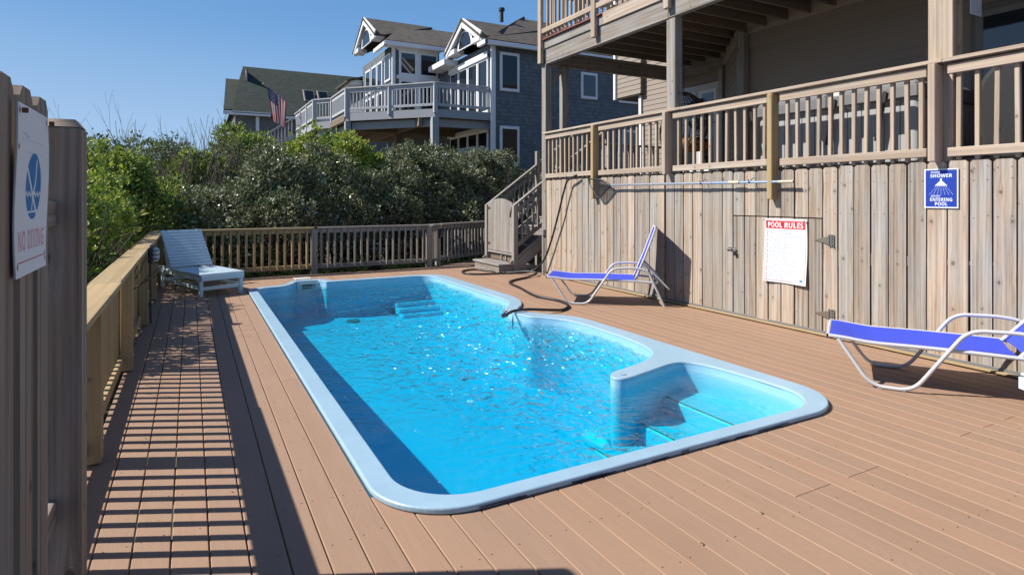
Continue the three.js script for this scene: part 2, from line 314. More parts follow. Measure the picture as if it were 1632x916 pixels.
  for (let i = 0; i < 16; i++) { const z = -4.2 - Rr() * 3.6; part(pool, 'scuff_mark', cbox(.006 + Rr() * .007, .004, .02 + Rr() * .08, .001), plain(.20, .24, .27, .9), [.803 - 2.5 + Rr() * .005, .022, z + 6.8]); }
  for (let i = 0; i < 22; i++) { const x = 1.15 + Rr() * 2.7; part(pool, 'scuff_mark', cbox(.03 + Rr() * .12, .006, .005, .001), plain(.05, .055, .07, .9), [x - 2.5, .008 + Rr() * .008, -2.597 + 6.8]); }
  chip(.925, -2.85, .9, .05); chip(.955, -2.80, .7, .07); chip(.90, -2.87, 1.1, .03);
  thing('skimmer_cover_plate', 'white square skimmer cover plate lying flush on the deck behind the pool', 'cover plate', [1.82, 0, -11.52]);
  const lid = scene.children.at(-1); part(lid, 'lid', cbox(.29, .014, .26, .006), plain(.74, .72, .68, .5), [0, .007, 0]); part(lid, 'finger_hole', new THREE.CylinderGeometry(.012, .012, .003, 12), black, [.1, .0148, 0]);
}

// ------------------------------------------------------------------ water: real waves, calmer at the near left
{
  const inside = (x, z, loop) => { let c = false; for (let i = 0, j = loop.length - 1; i < loop.length; j = i++) { const [ax, az] = loop[i], [bx, bz] = loop[j]; if ((az > z) !== (bz > z) && x < (bx - ax) * (z - az) / (bz - az) + ax) c = !c; } return c; };
  const dx = .0105, x0 = .92, x1 = 4.08, z0 = -10.98, z1 = -2.70, nx = Math.round((x1 - x0) / dx), nz = Math.round((z1 - z0) / dx);
  const ridge = (x, z, k, s) => { const n = noise(x * k, z * k, s); return 1 - Math.sqrt(n * n + .0016) * 1.6; };
  const warp = (x, z) => [x + .09 * noise(x * 3, z * 3, 7.7) + .03 * noise(x * 9, z * 9, 2.2), z + .09 * noise(x * 3, z * 3, 17.7) + .03 * noise(x * 9, z * 9, 12.2)];
  const chop = (x, z) => {                                   // how restless the water is: most so by the return jets and the hose
    const jet = Math.exp(-((x - 3.3) ** 2 / 1.3 + (z + 5.6) ** 2 / 5.5)), steps = smooth(2.45, 3.05, x) * smooth(-4.45, -3.95, z);
    return clamp(.62 + .75 * jet + .45 * noise(x * .6, z * .6, 4.4) + .3 * noise(x * 1.9, z * 1.9, 6.1), .22, 1.5) * (1 - .86 * steps) * lerp(1, .42, smooth(-4.6, -3.1, z) * smooth(2.7, 1.6, x)) * lerp(.26, 1, smooth(1.0, 2.1, x));
  };
  const wave = (x, z) => { const [wx, wz] = warp(x, z), c = chop(x, z); return .016 * noise(x * 1.7, z * 1.7, 1) + c * (.028 * ridge(wx, wz * 1.15, 3.9, 1.5) + .022 * ridge(wx, wz, 8.3, 5.1)) - .036 * c; };
  const BW = 800, BH = 2048, bump = new Float32Array(BW * BH * 4);
  for (let r = 0; r < BH; r++) for (let q = 0; q < BW; q++) { const x = x0 + (q + .5) / BW * (x1 - x0), z = z0 + (r + .5) / BH * (z1 - z0), [wx, wz] = warp(x, z), h = chop(x, z) * (.020 * ridge(wx, wz, 7.6, 2.1) + .0145 * ridge(wx, wz, 13.5, 8.1) + .0042 * ridge(wx, wz, 27, 3.1)) / .05; bump.fill(h, (r * BW + q) * 4, (r * BW + q) * 4 + 4); }
  const bt = new THREE.DataTexture(bump, BW, BH, THREE.RGBAFormat, THREE.FloatType); bt.magFilter = THREE.LinearFilter; bt.needsUpdate = true;
  const pos = [], uvs = [], idx = [], id = new Int32Array((nx + 1) * (nz + 1)).fill(-1);
  const vert = (i, j) => { const k = j * (nx + 1) + i; if (id[k] < 0) { id[k] = pos.length / 3; const x = x0 + i * dx, z = z0 + j * dx; pos.push(x - 2.5, -.047 + wave(x, z), z + 6.8); uvs.push((x - x0) / (x1 - x0), (z - z0) / (z1 - z0)); } return id[k]; };
  const near = (x, z) => inside(x, z, INNER) || inside(x + .035, z, INNER) || inside(x - .035, z, INNER) || inside(x, z + .035, INNER) || inside(x, z - .035, INNER);
  for (let j = 0; j < nz; j++) for (let i = 0; i < nx; i++) {
    if (!near(x0 + (i + .5) * dx, z0 + (j + .5) * dx)) continue;
    const a = vert(i, j), b = vert(i + 1, j), c = vert(i, j + 1), d = vert(i + 1, j + 1); idx.push(a, c, b, b, c, d);
  }
  const g = new THREE.BufferGeometry(); g.setAttribute('position', new THREE.Float32BufferAttribute(pos, 3)); g.setAttribute('uv', new THREE.Float32BufferAttribute(uvs, 2)); g.setIndex(idx); g.computeVertexNormals();
  const m = new THREE.Mesh(g, new THREE.MeshPhysicalMaterial({ color: lin(1, 1, 1), roughness: .19, transmission: 1, thickness: 0, ior: 1.34, bumpMap: bt, bumpScale: .072 }));
  m.position.set(2.5, 0, -6.8); m.receiveShadow = true; structure('water', m);
  { // the body of water under that surface: it swallows red with depth, so shallow steps stay pale and the deep end turns cyan
    const e = new Map(), p2 = [], i2 = [], map = new Map(), put = (k, y) => { const q = k + '_' + y; if (!map.has(q)) { map.set(q, p2.length / 3); p2.push(pos[k * 3], y === null ? pos[k * 3 + 1] - .004 : y, pos[k * 3 + 2]); } return map.get(q); };
    for (let i = 0; i < idx.length; i += 3) for (let q = 0; q < 3; q++) e.set(idx[i + q] + '_' + idx[i + (q + 1) % 3], [idx[i + q], idx[i + (q + 1) % 3]]);
    for (let i = 0; i < idx.length; i += 3) { i2.push(put(idx[i], null), put(idx[i + 1], null), put(idx[i + 2], null)); i2.push(put(idx[i], -1.24), put(idx[i + 2], -1.24), put(idx[i + 1], -1.24)); }
    for (const [u, w] of e.values()) if (!e.has(w + '_' + u)) i2.push(put(u, null), put(u, -1.24), put(w, null), put(w, null), put(u, -1.24), put(w, -1.24));
    const bg = new THREE.BufferGeometry(); bg.setAttribute('position', new THREE.Float32BufferAttribute(p2, 3)); bg.setIndex(i2); bg.computeVertexNormals();
    const bm = new THREE.Mesh(bg, new THREE.MeshPhysicalMaterial({ color: lin(1, 1, 1), roughness: 0, transmission: 1, thickness: 1, ior: 1.02, opacity: .02, transparent: true, attenuationColor: lin(.05, .925, .99), attenuationDistance: 1 })); bm.position.copy(m.position); structure('water_body', bm);
  }
  // air bubbles on the surface, more of them added to stand in for caustic sparkle
  const R = rngOf(66), spots = []; for (let guard = 0; guard < 60000 && spots.length < 420; guard++) { const x = x0 + R() * (x1 - x0), z = z0 + R() * (z1 - z0); if (!inside(x, z, INNER) || R() > .12 + .5 * chop(x, z) * smooth(.2, .6, noise(x * 2.2, z * 2.2, 9) + .4)) continue; spots.push([x, z, .0018 + R() * R() * .0036]); }
  const im = new THREE.InstancedMesh(new THREE.SphereGeometry(1, 8, 5, 0, Math.PI * 2, 0, Math.PI / 2), plain(.8, .86, .9, .15), spots.length), M = new THREE.Matrix4(); spots.forEach(([x, z, s], k) => im.setMatrixAt(k, M.makeScale(s, s * .7, s).setPosition(x, -.046 + wave(x, z), z))); im.name = 'sparkle_bubbles'; im.userData.kind = 'stuff'; scene.add(im);
}

// ------------------------------------------------------------------ railings and fences
// balusters, cap, rails and posts between two points (x, z) at height y0 (floor) ; side +1 puts balusters on the left of the run
function railRun(t, A, B, o) {
  const { y0 = 0, top = .915, wood, capW = .14, capT = .036, postEvery = null, posts = [], pitch = .133, balW = .038, balOff = 0, lowRail = [.09, .18], topRail = [.80, .879], cap = true, over = 0, railOff = 0, bal = wood } = o;
  const a = V(A[0], 0, A[1]), b = V(B[0], 0, B[1]), d = b.clone().sub(a), L = d.length(); d.normalize(); const n = V(-d.z, 0, d.x);
  const at = (s, off, y) => a.clone().addScaledVector(d, s).addScaledVector(n, off).setY(y0 + y).toArray();
  if (cap) bar(t, 'cap_rail', at(-over, 0, top - capT / 2), at(L + over, 0, top - capT / 2), capW, capT, wood());
  bar(t, 'top_rail', at(0, railOff, (topRail[0] + topRail[1]) / 2), at(L, railOff, (topRail[0] + topRail[1]) / 2), .036, topRail[1] - topRail[0], wood());
  bar(t, 'bottom_rail', at(0, railOff, (lowRail[0] + lowRail[1]) / 2), at(L, railOff, (lowRail[0] + lowRail[1]) / 2), .036, lowRail[1] - lowRail[0], wood());
  const count = Math.max(1, Math.round(L / pitch) - 1), R = rngOf(Math.round(L * 1000 + A[0] * 77));
  for (let i = 1; i <= count; i++) {
    const s = L * i / (count + 1), low = o.balLow ?? lowRail[0] + .01, hi = o.balHigh ?? topRail[1] - .006;
    if (posts.some((p) => Math.abs(p - s) < .06)) continue;
    const m = bar(t, 'baluster', at(s, balOff, low), at(s + (R() - .5) * .006, balOff + (R() - .5) * .006, hi), balW, balW, bal());
    m.rotation.z += 0;
  }
  for (const s of posts) bar(t, 'post', at(s, o.postOff ?? 0, o.postLow ?? -.02), at(s, o.postOff ?? 0, o.postTop ?? top - capT - .001), o.postW ?? .088, o.postD ?? .088, wood());
}
{ // low railing along the left edge of the deck
  const t = thing('wooden_railing', 'yellowish pine railing with sagging cap along the deck edge beside the slatted white lounger', 'railing', [-.5, 0, -7.6]);
  const caps = [[-2.885, .915, -5.05, .906, -.522], [-5.054, .906, -8.2, .903, -.535], [-8.204, .907, -12.28, .915, -.52]];
  for (const [za, ya, zb, yb, x] of caps) bar(t, 'cap_rail', [x, ya - .018, za], [x - .004, yb - .018, zb], .195, .036, pineWood());
  bar(t, 'top_rail', [-.525, .84, -2.89], [-.525, .842, -12.2], .036, .078, pineWood());
  bar(t, 'bottom_rail', [-.525, .10, -2.89], [-.525, .10, -12.2], .036, .075, pineWood());
  for (let z = -3.009; z > -12.2; z -= .1315) bar(t, 'baluster', [-.562, .045, z], [-.562, .872, z], .038, .038, pineWood());
  for (const z of [-4.1, -6.14, -8.22, -10.16, -12.1]) bar(t, 'post', [-.487, .012, z], [-.485, .876, z], .10, .088, pineWood());
}
{ // railing along the back of the deck
  const t = thing('wooden_railing', 'baluster railing across the back of the deck, in front of the hedge', 'railing', [2, 0, -12.2]);
  railRun(t, [-.44, -12.24], [2.15, -12.24], { wood: pineWood, capW: .15, posts: [.03], balOff: .035, over: .06 });
  railRun(t, [2.15, -12.24], [4.55, -12.24], { wood: greyWood, capW: .15, posts: [0, 2.40], balOff: .035, postW: .115, postD: .10, postOff: .03 });
  railRun(t, [4.60, -12.26], [4.86, -12.48], { wood: greyWood, capW: .15, posts: [.34], balOff: .035, pitch: .085, postW: .10, postD: .10 });
  railRun(t, [4.92, -12.52], [6.62, -13.46], { wood: greyWood, capW: .14, posts: [1.94], balOff: .035 });
}
{ // tall shadow-box fence beside the camera
  const t = thing('picket_fence', 'tall weathered picket fence with square end post, carrying the no diving sign', 'fence', [-.43, 0, -2.0]);
  box(t, 'end_post', -.50, -.36, -.02, 1.772, -2.87, -2.73, picketWood.set[1], .008);
  part(t, 'post_cap', (() => { const g = new THREE.CylinderGeometry(.066, .097, .03, 4, 1); g.rotateY(Math.PI / 4); return woodUV(g.toNonIndexed(), 0); })(), picketWood.set[2], [0, 1.787, -.80]);
  const picket = (w, h, th) => { const c = .03, s = [[-w / 2, 0], [w / 2, 0], [w / 2, h - c], [w / 2 - c, h], [-w / 2 + c, h], [-w / 2, h - c]], F = s.map(([z, y]) => [th / 2, y - h / 2, z]), B = s.map(([z, y]) => [-th / 2, y - h / 2, z]), polys = [F, B]; for (let i = 0; i < 6; i++) { const j = (i + 1) % 6; polys.push([F[i], F[j], B[j], B[i]]); } return polyGeo(polys, 1); };
  const front = picket(.146, 1.80, .024), rear = picket(.146, 1.77, .024);
  for (let i = 0; i < 15; i++) part(t, 'picket', front, picketWood(), [.018, .90 + .012, -.297 + i * .209]);
  for (let i = 0; i < 16; i++) part(t, 'picket', rear, picketWood(), [-.10, .885, -.40 + i * .209]);
  for (const y of [.35, 1.45]) box(t, 'fence_rail', -.515, -.435, y - .045, y + .045, -2.73, 1.0, picketWood.set[3]);
}
// ------------------------------------------------------------------ signs
function canvasTex(w, h, draw) { const c = document.createElement('canvas'); c.width = w; c.height = h; draw(c.getContext('2d'), w, h); const t = new THREE.CanvasTexture(c); t.colorSpace = THREE.SRGBColorSpace; t.magFilter = THREE.LinearFilter; t.anisotropy = 8; return t; }
function sheet(w, h, bend, n = 10) {                        // a thin plate with a front print; front faces +x, width along -z .. reading left to right towards +z
  const front = new THREE.PlaneGeometry(w, h, n, n), p = front.attributes.position;
  for (let i = 0; i < p.count; i++) p.setZ(i, bend(p.getX(i) / w, p.getY(i) / h));
  front.computeVertexNormals();
  const back = front.clone(), q = back.attributes.position; for (let i = 0; i < q.count; i++) q.setZ(i, q.getZ(i) - .004);
  const idx = back.index.array; for (let i = 0; i < idx.length; i += 3) { const k = idx[i]; idx[i] = idx[i + 1]; idx[i + 1] = k; } back.computeVertexNormals();
  const b = n + 1, loop = []; for (let i = 0; i < n; i++) loop.push(i); for (let j = 0; j < n; j++) loop.push(j * b + n); for (let i = n; i > 0; i--) loop.push(n * b + i); for (let j = n; j > 0; j--) loop.push(j * b);
  const pos = [], ix = []; for (const k of loop) { pos.push(p.getX(k), p.getY(k), p.getZ(k), p.getX(k), p.getY(k), p.getZ(k) - .004); }
  for (let i = 0; i < loop.length; i++) { const a = i * 2, c = ((i + 1) % loop.length) * 2; ix.push(a, a + 1, c, a + 1, c + 1, c); }
  const edge = new THREE.BufferGeometry(); edge.setAttribute('position', new THREE.Float32BufferAttribute(pos, 3)); edge.setIndex(ix); edge.computeVertexNormals();
  return { front, back, edge };
}
{ // NO DIVING, on the tall fence
  const tex = canvasTex(512, 600, (c, w, h) => {
    c.fillStyle = '#f4f4f6'; c.fillRect(0, 0, w, h);
    c.fillStyle = 'rgba(185,190,205,.55)'; c.font = '20px serif'; for (let i = 0; i < 5; i++) c.fillRect(60 + i * 14, 96 + i * 3, 70, 3); for (let i = 0; i < 9; i++) c.fillRect(60 + i * 40, 118, 26, 4); for (let i = 0; i < 7; i++) c.fillRect(130 + i * 36, 160, 22, 4);
    c.save(); c.translate(256, 282); c.fillStyle = '#2a7fc0'; c.beginPath(); c.ellipse(0, 0, 118, 122, 0, 0, 7); c.fill(); c.clip();
    c.strokeStyle = '#f2f4f6'; c.lineWidth = 17; c.lineCap = 'round'; c.beginPath(); c.moveTo(-110, -70); c.lineTo(80, 120); c.stroke();
    c.lineWidth = 15; c.beginPath(); c.moveTo(40, -92); c.lineTo(26, -10); c.lineTo(-8, 42); c.stroke(); c.lineWidth = 12; c.beginPath(); c.moveTo(0, 36); c.lineTo(-14, 84); c.stroke();
    c.lineWidth = 9; c.beginPath(); c.moveTo(-118, 34); for (let i = 0; i <= 12; i++) c.lineTo(-118 + i * 20, 34 + (i % 2 ? -12 : 4)); c.stroke();
    c.lineWidth = 8; c.beginPath(); c.moveTo(-95, 96); c.lineTo(95, 92); c.stroke(); c.restore();
    c.fillStyle = '#d99aa8'; c.font = 'bold 92px sans-serif'; c.textAlign = 'center'; c.save(); c.translate(256, 512); c.scale(.86, 1.05); c.fillText('NO DIVING', 0, 0); c.restore();
    c.fillStyle = '#cf6a7c'; c.fillRect(30, 548, 440, 5); c.fillStyle = '#2f72ad'; c.fillRect(474, 536, 16, 18);
    for (const [x, y] of [[24, 26], [486, 24], [30, 562], [488, 565], [20, 150]]) { const g = c.createRadialGradient(x, y, 2, x, y, 14); g.addColorStop(0, '#6a4327'); g.addColorStop(.5, 'rgba(150,105,70,.8)'); g.addColorStop(1, 'rgba(190,160,130,0)'); c.fillStyle = g; c.fillRect(x - 16, y - 16, 32, 32); }
  });
  const t = thing('no_diving_sign', 'curling white no diving sign with blue crossed-out diver on the tall picket fence', 'sign', [-.394, 1.527, -2.095], Math.PI / 2);
  const s = sheet(.37, .45, (u, v) => .008 + .004 * Math.sin(v * 5 + u));
  part(t, 'printed_face', s.front, mat(lin(.85, .85, .85), .45, { map: tex })); part(t, 'backing', mergeGeometries([s.back, s.edge].map((g) => { const q = g.clone(); q.deleteAttribute('uv'); return q; })), plain(.6, .6, .6, .6));
  for (const [x, y] of [[-.165, .205], [.165, .206]]) part(t, 'rusty_nail', new THREE.CylinderGeometry(.007, .007, .012, 8), plain(.16, .08, .04, .8), [x, y, .022], [Math.PI / 2, 0, 0]);
}
// ------------------------------------------------------------------ board wall below the raised porch, right of the pool
const WX = 6.10;
function dogEar(w, h, th, ear) { const c = ear, s = [[-w / 2, 0], [w / 2, 0], [w / 2, h - c], [w / 2 - c, h], [-w / 2 + c, h], [-w / 2, h - c]], F = s.map(([z, y]) => [-th / 2, y - h / 2, z]), B = s.map(([z, y]) => [th / 2, y - h / 2, z]), polys = [F, B]; for (let i = 0; i < 6; i++) { const j = (i + 1) % 6; polys.push([F[i], F[j], B[j], B[i]]); } return polyGeo(polys, 1); }
{
  const t = thing('board_fence', 'tan weathered vertical board wall with dog-eared tops closing the space under the porch', 'fence', [WX, 0, -6]);
  const door = thing('access_door', 'small board hatch in the tan wall with strap hinges and padlocked latch', 'access door', [WX, 0, -4.7]);
  const R = rngOf(404), ears = [.0, 1, 2, 3].map((k) => k);
  const tall = [0, 1, 2].map((k) => dogEar(.160, 1.80 + k * .008, .018, .022)), pitch = .1742;
  let i = 0;
  for (let z = -9.775; z < 1.2; z += pitch, i++) {
    const isPost = Math.abs(z + 6.66) < .085; if (isPost) continue;
    const dx = (R() - .5) * .007, dz = (R() - .5) * .006, tilt = (R() - .5) * .006;
    const inDoor = z > -5.40 && z < -4.06;
    if (!inDoor) { part(t, 'board', tall[Math.floor(R() * 3)], fenceWood(), [dx, .028 + .905, z + 6 + dz], [tilt, 0, 0]); continue; }
    part(t, 'board', dogEar(.160, .545, .018, .022), fenceWood(), [dx, 1.283 + .2725, z + 6 + dz]);
    part(door, 'board', cbox(.160, 1.235, .018, .002).clone().rotateY(Math.PI / 2), fenceWood(), [dx - .001, .034 + .6175, z + 4.7 + dz], [tilt, 0, 0]);
  }
  box(t, 'post', WX - .012, WX + .13, .02, 1.83, -6.735, -6.59, railWood.set[2]);
  box(t, 'backing_rail', WX + .012, WX + .05, .18, .27, -9.85, 1.2, brownWood.set[1]); box(t, 'backing_rail', WX + .012, WX + .05, 1.60, 1.69, -9.85, 1.2, brownWood.set[2]);
  box(t, 'base_strip', WX - .055, WX - .013, .003, .024, -9.85, 1.2, pineWood.set[3]);
  box(t, 'flashing', WX - .0125, WX - .0095, .003, .05, -9.85, 1.2, plain(.30, .31, .32, .5, { metalness: .5 }), .0008);
  // nail heads in pairs, too small to pick apart
  const g = new THREE.CylinderGeometry(.004, .004, .003, 6); g.rotateZ(Math.PI / 2); const spots = [];
  for (let z = -9.775; z < 1.2; z += pitch) for (const y of [.22, 1.34, 1.66, 1.77]) for (const e of [-.05, .05]) if (R() > .2) spots.push([-.0105, y + (R() - .5) * .03, z + 6 + e + (R() - .5) * .01]);
  const im = new THREE.InstancedMesh(g, plain(.10, .07, .05, .6), spots.length), M = new THREE.Matrix4(); spots.forEach((s, k) => im.setMatrixAt(k, M.makeTranslation(...s))); im.name = 'nail_head'; im.userData.kind = 'stuff'; t.add(im);
  // strap hinges on the door's right edge, barrel latch and padlock on its left
  for (const y of [1.04, .235]) {
    const s = new THREE.Shape([[-.16, .004], [0, .042], [.0, -.042], [-.16, -.004]].map((q) => new THREE.Vector2(...q))), hg = new THREE.ExtrudeGeometry(s, { depth: .004, bevelEnabled: true, bevelSize: .0015, bevelThickness: .001, bevelSegments: 1 }); hg.rotateY(-Math.PI / 2);
    const h = part(door, 'strap_hinge', hg, plain(.34, .29, .22, .45, { metalness: .7 }), [-.016, y, .66]);
    part(h, 'hinge_leaf', cbox(.005, .13, .05, .001), galvan, [-.001, 0, .04]); part(h, 'hinge_pin', new THREE.CylinderGeometry(.007, .007, .13, 8), galvan, [-.006, 0, .008]);
    for (const q of [-.045, -.012, .022, .05]) part(h, 'bolt', new THREE.CylinderGeometry(.0065, .0065, .006, 8), darkMetal, [-.005, q, .045], [0, 0, Math.PI / 2]);
  }
  const l = part(door, 'barrel_latch', new THREE.CylinderGeometry(.009, .009, .16, 10), galvan, [-.03, .845, -.65], [Math.PI / 2, 0, 0]);
  part(l, 'latch_plate', cbox(.004, .11, .05, .001), galvan, [.016, .0, 0]); part(l, 'latch_knob', new THREE.CylinderGeometry(.006, .006, .04, 8), galvan, [-.012, .02, -.012], [0, 0, 1.2]);
  const pl = part(door, 'padlock', cbox(.022, .045, .042, .005), plain(.05, .05, .055, .35, { metalness: .4 }), [-.04, .795, -.585]);
  part(pl, 'shackle', new THREE.TorusGeometry(.014, .004, 6, 12, Math.PI), galvan, [0, .022, 0], [0, Math.PI / 2, 0]);
}
// ------------------------------------------------------------------ porch: floor, posts, railing, upper deck
const house = thing('beige_house', 'beige clapboard house with shaded timber porch and deck above the board wall', 'house', [8, 0, -6]);
{
  const R = rngOf(88);
  const H = (n, ...a) => box(house, n, ...a);
  H('porch_floor', 6.13, 9.75, 1.72, 1.862, -9.93, 2, brownWood.set[3]);
  H('added_end_skirt', 6.24, 9.72, -.5, 1.715, -9.92, -9.89, brownWood.set[2]); H('added_end_skirt', 6.16, 9.72, -.5, 1.715, 1.6, 1.63, brownWood.set[2]);  // unseen skirts added to keep the space behind the wall boards dark
  // posts carrying the upper deck
  H('corner_post', 6.085, 6.235, -.3, 4.10, -10.03, -9.88, greyWood.set[1], .006);
  H('porch_post', 6.118, 6.268, 1.83, 4.16, -6.575, -6.40, greyWood.set[2], .006);
  H('porch_post', 6.118, 6.29, 1.83, 4.16, -3.07, -2.86, railWood.set[1], .006);
  H('porch_post', 6.118, 6.29, 1.83, 4.16, .43, .62, railWood.set[3], .006);
  H('porch_post', 6.49, 6.63, 1.862, 4.10, -10.02, -9.88, greyWood.set[4], .006);
  H('inner_post', 8.37, 8.51, 1.862, 4.36, -7.26, -7.12, greyWood.set[5], .006);
  bar(house, 'knee_brace', [6.26, 3.72, -9.95], [6.50, 4.08, -9.95], .04, .10, greyWood.set[3]);
  // upper deck frame
  H('main_beam', 6.10, 6.19, 4.10, 4.395, -10.03, -6.52, greyWood.set[6], .006); H('main_beam', 6.10, 6.19, 4.104, 4.40, -6.515, 2, greyWood.set[0], .006);
  H('rim_board', 6.075, 6.112, 4.40, 4.555, -10.03, -8.05, greyWood.set[7]); H('rim_board', 6.07, 6.11, 4.398, 4.60, -8.045, 2, railWood.set[5]);
  H('end_beam', 6.195, 9.72, 4.10, 4.40, -10.03, -9.95, greyWood.set[2]);
  H('deck_edge_board', 6.03, 6.17, 4.562, 4.588, -10.06, -8.06, plain(.28, .10, .075, .8));
  for (let k = 0, z = -9.6; z < 2; z += .406, k++) H('joist', 6.195, z > -7.4 ? 8.50 : 9.68, 4.375, 4.557, z - .019, z + .019, brownWood());
  for (let x = 6.18, k = 0; x < 9.7; x += .145, k++) H('deck_plank', x, x + .139, 4.56, 4.588, -10.05, 2, brownWood());
  H('ledger', 8.50, 8.545, 4.34, 4.557, -7.38, 2, railWood.set[0]); H('ledger', 9.63, 9.685, 4.15, 4.50, -9.9, -8.70, greyWood.set[1]);
  bar(house, 'ledger', [8.53, 4.34, -7.40], [9.68, 4.34, -8.72], .04, .22, railWood.set[4]);
  // lap siding: a saw-tooth skin with real laps
  const siding = (len, h, e) => { const pos = [], idx = []; let k = 0; for (let y = 0; y < h; y += e) { const y1 = Math.min(h, y + e); for (const [yy, d] of [[y, 0], [y, .013], [y1, .002]]) pos.push(0, yy, d, len, yy, d); idx.push(k, k + 1, k + 3, k, k + 3, k + 2, k + 2, k + 3, k + 5, k + 2, k + 5, k + 4); k += 6; } const g = new THREE.BufferGeometry(); g.setAttribute('position', new THREE.Float32BufferAttribute(pos, 3)); g.setIndex(idx); const n = g.toNonIndexed(); n.computeVertexNormals(); return n; };
  const beige = plain(.345, .285, .235, .75);
  const wallAlong = (name, x, za, zb, y0, y1, m) => { const g = siding(zb - za, y1 - y0, .118); g.rotateY(-Math.PI / 2); return part(house, name, g, m, [x - 8, y0, za + 6]); };
  wallAlong('porch_wall', 8.56, -7.40, 2, 1.862, 4.35, beige);
  wallAlong('side_wall', 9.70, -11.25, -8.70, 1.0, 7.4, beige);
  { const L = Math.hypot(1.14, 1.30), g = siding(L, 2.49, .118); g.rotateY(-Math.PI + Math.atan2(1.30, 1.14)); part(house, 'bay_wall', g, beige, [9.70 - 8, 1.862, -8.70 + 6]); }
  { const g = siding(6, 6.4, .118); g.rotateY(Math.PI); part(house, 'end_wall', g, beige, [15.7 - 8, 1.0, -11.25 + 6]); }
  wallAlong('upper_wall', 9.70, -8.70, 2, 4.6, 7.4, beige);
  // jutting upper storey corner with white trim
  { const g = siding(.95, 2.9, .118); g.rotateY(-Math.PI / 2); part(house, 'upper_bay', g, beige, [9.56 - 8, 4.02, -12.1 + 6]); H('upper_bay_core', 9.575, 12, 4.03, 7.0, -12.08, -11.2, beige); }
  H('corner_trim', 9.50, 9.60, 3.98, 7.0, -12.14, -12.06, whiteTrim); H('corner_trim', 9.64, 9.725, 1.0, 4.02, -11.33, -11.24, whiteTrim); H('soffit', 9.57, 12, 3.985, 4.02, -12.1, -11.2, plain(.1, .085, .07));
  H('wall_core', 9.74, 15.6, .6, 7.4, -11.2, 2, beige);
  H('frieze_board', 8.535, 8.575, 4.09, 4.34, -7.38, 2, beige);
  H('corner_trim', 9.61, 9.70, 1.862, 4.15, -8.80, -8.70, plain(.42, .40, .36, .6)); H('base_vent', 9.655, 9.70, 2.9, 3.16, -10.42, -10.3, plain(.18, .2, .22));
  // upper railing
  const up = (n, ...a) => box(house, n, ...a);
  up('upper_rail', 6.02, 6.06, 4.69, 4.78, -9.99, 2, railWood.set[2]); up('upper_rail', 6.02, 6.06, 5.46, 5.55, -9.99, 2, railWood.set[4]);
  for (let z = -9.82; z < -5; z += .133) up('upper_baluster', 6.06, 6.098, 4.62, 5.5, z, z + .038, railWood());
  for (const z of [-9.99, -8.23, -6.47]) up('upper_post', 6.0, 6.07, z < -9 ? 4.12 : 4.22, 5.55, z - .055, z + .055, railWood());
  for (const [x, z] of [[6.9, -9.99], [7.7, -9.99], [8.6, -9.99]]) up('upper_post', x - .05, x + .05, 4.59, 5.5, z - .05, z + .05, railWood());
  up('upper_rail', 6.1, 9.6, 4.69, 4.78, -10.0, -9.96, railWood.set[6]); up('upper_rail', 6.1, 9.6, 5.46, 5.55, -10.0, -9.96, railWood.set[6]);
  for (let x = 6.2; x < 9.6; x += .133) up('upper_baluster', x, x + .038, 4.7, 5.5, -10.03, -10.0, railWood());
  // french door with sidelight on the recessed wall
  const door = H('porch_door', 9.645, 9.685, 1.875, 3.92, -9.95, -8.82, plain(.62, .62, .60, .5));
  for (const z of [-.30, .28]) { const p = part(door, 'door_leaf', cbox(.03, 1.86, .48, .006), white, [-.025, -.04, z]); part(p, 'pane', cbox(.012, 1.5, .32, .002), paneSky, [-.016, .1, 0]); part(p, 'handle', cbox(.04, .02, .1, .004), darkMetal, [-.03, -.1, z > 0 ? -.19 : .19]); }
  // sliding door on the near wall
  const sd = H('sliding_door', 8.50, 8.548, 1.875, 3.86, -3.78, -.6, plain(.16, .15, .14, .6), .006);
  for (const [z, w] of [[-.83, 1.42], [.72, 1.42]]) { const f = part(sd, 'sash', cbox(.03, 1.82, w, .005), plain(.22, .21, .20, .6), [-.022, 0, z]); part(f, 'pane', cbox(.012, 1.66, w - .18, .002), paneSky, [-.014, 0, 0]); }
}
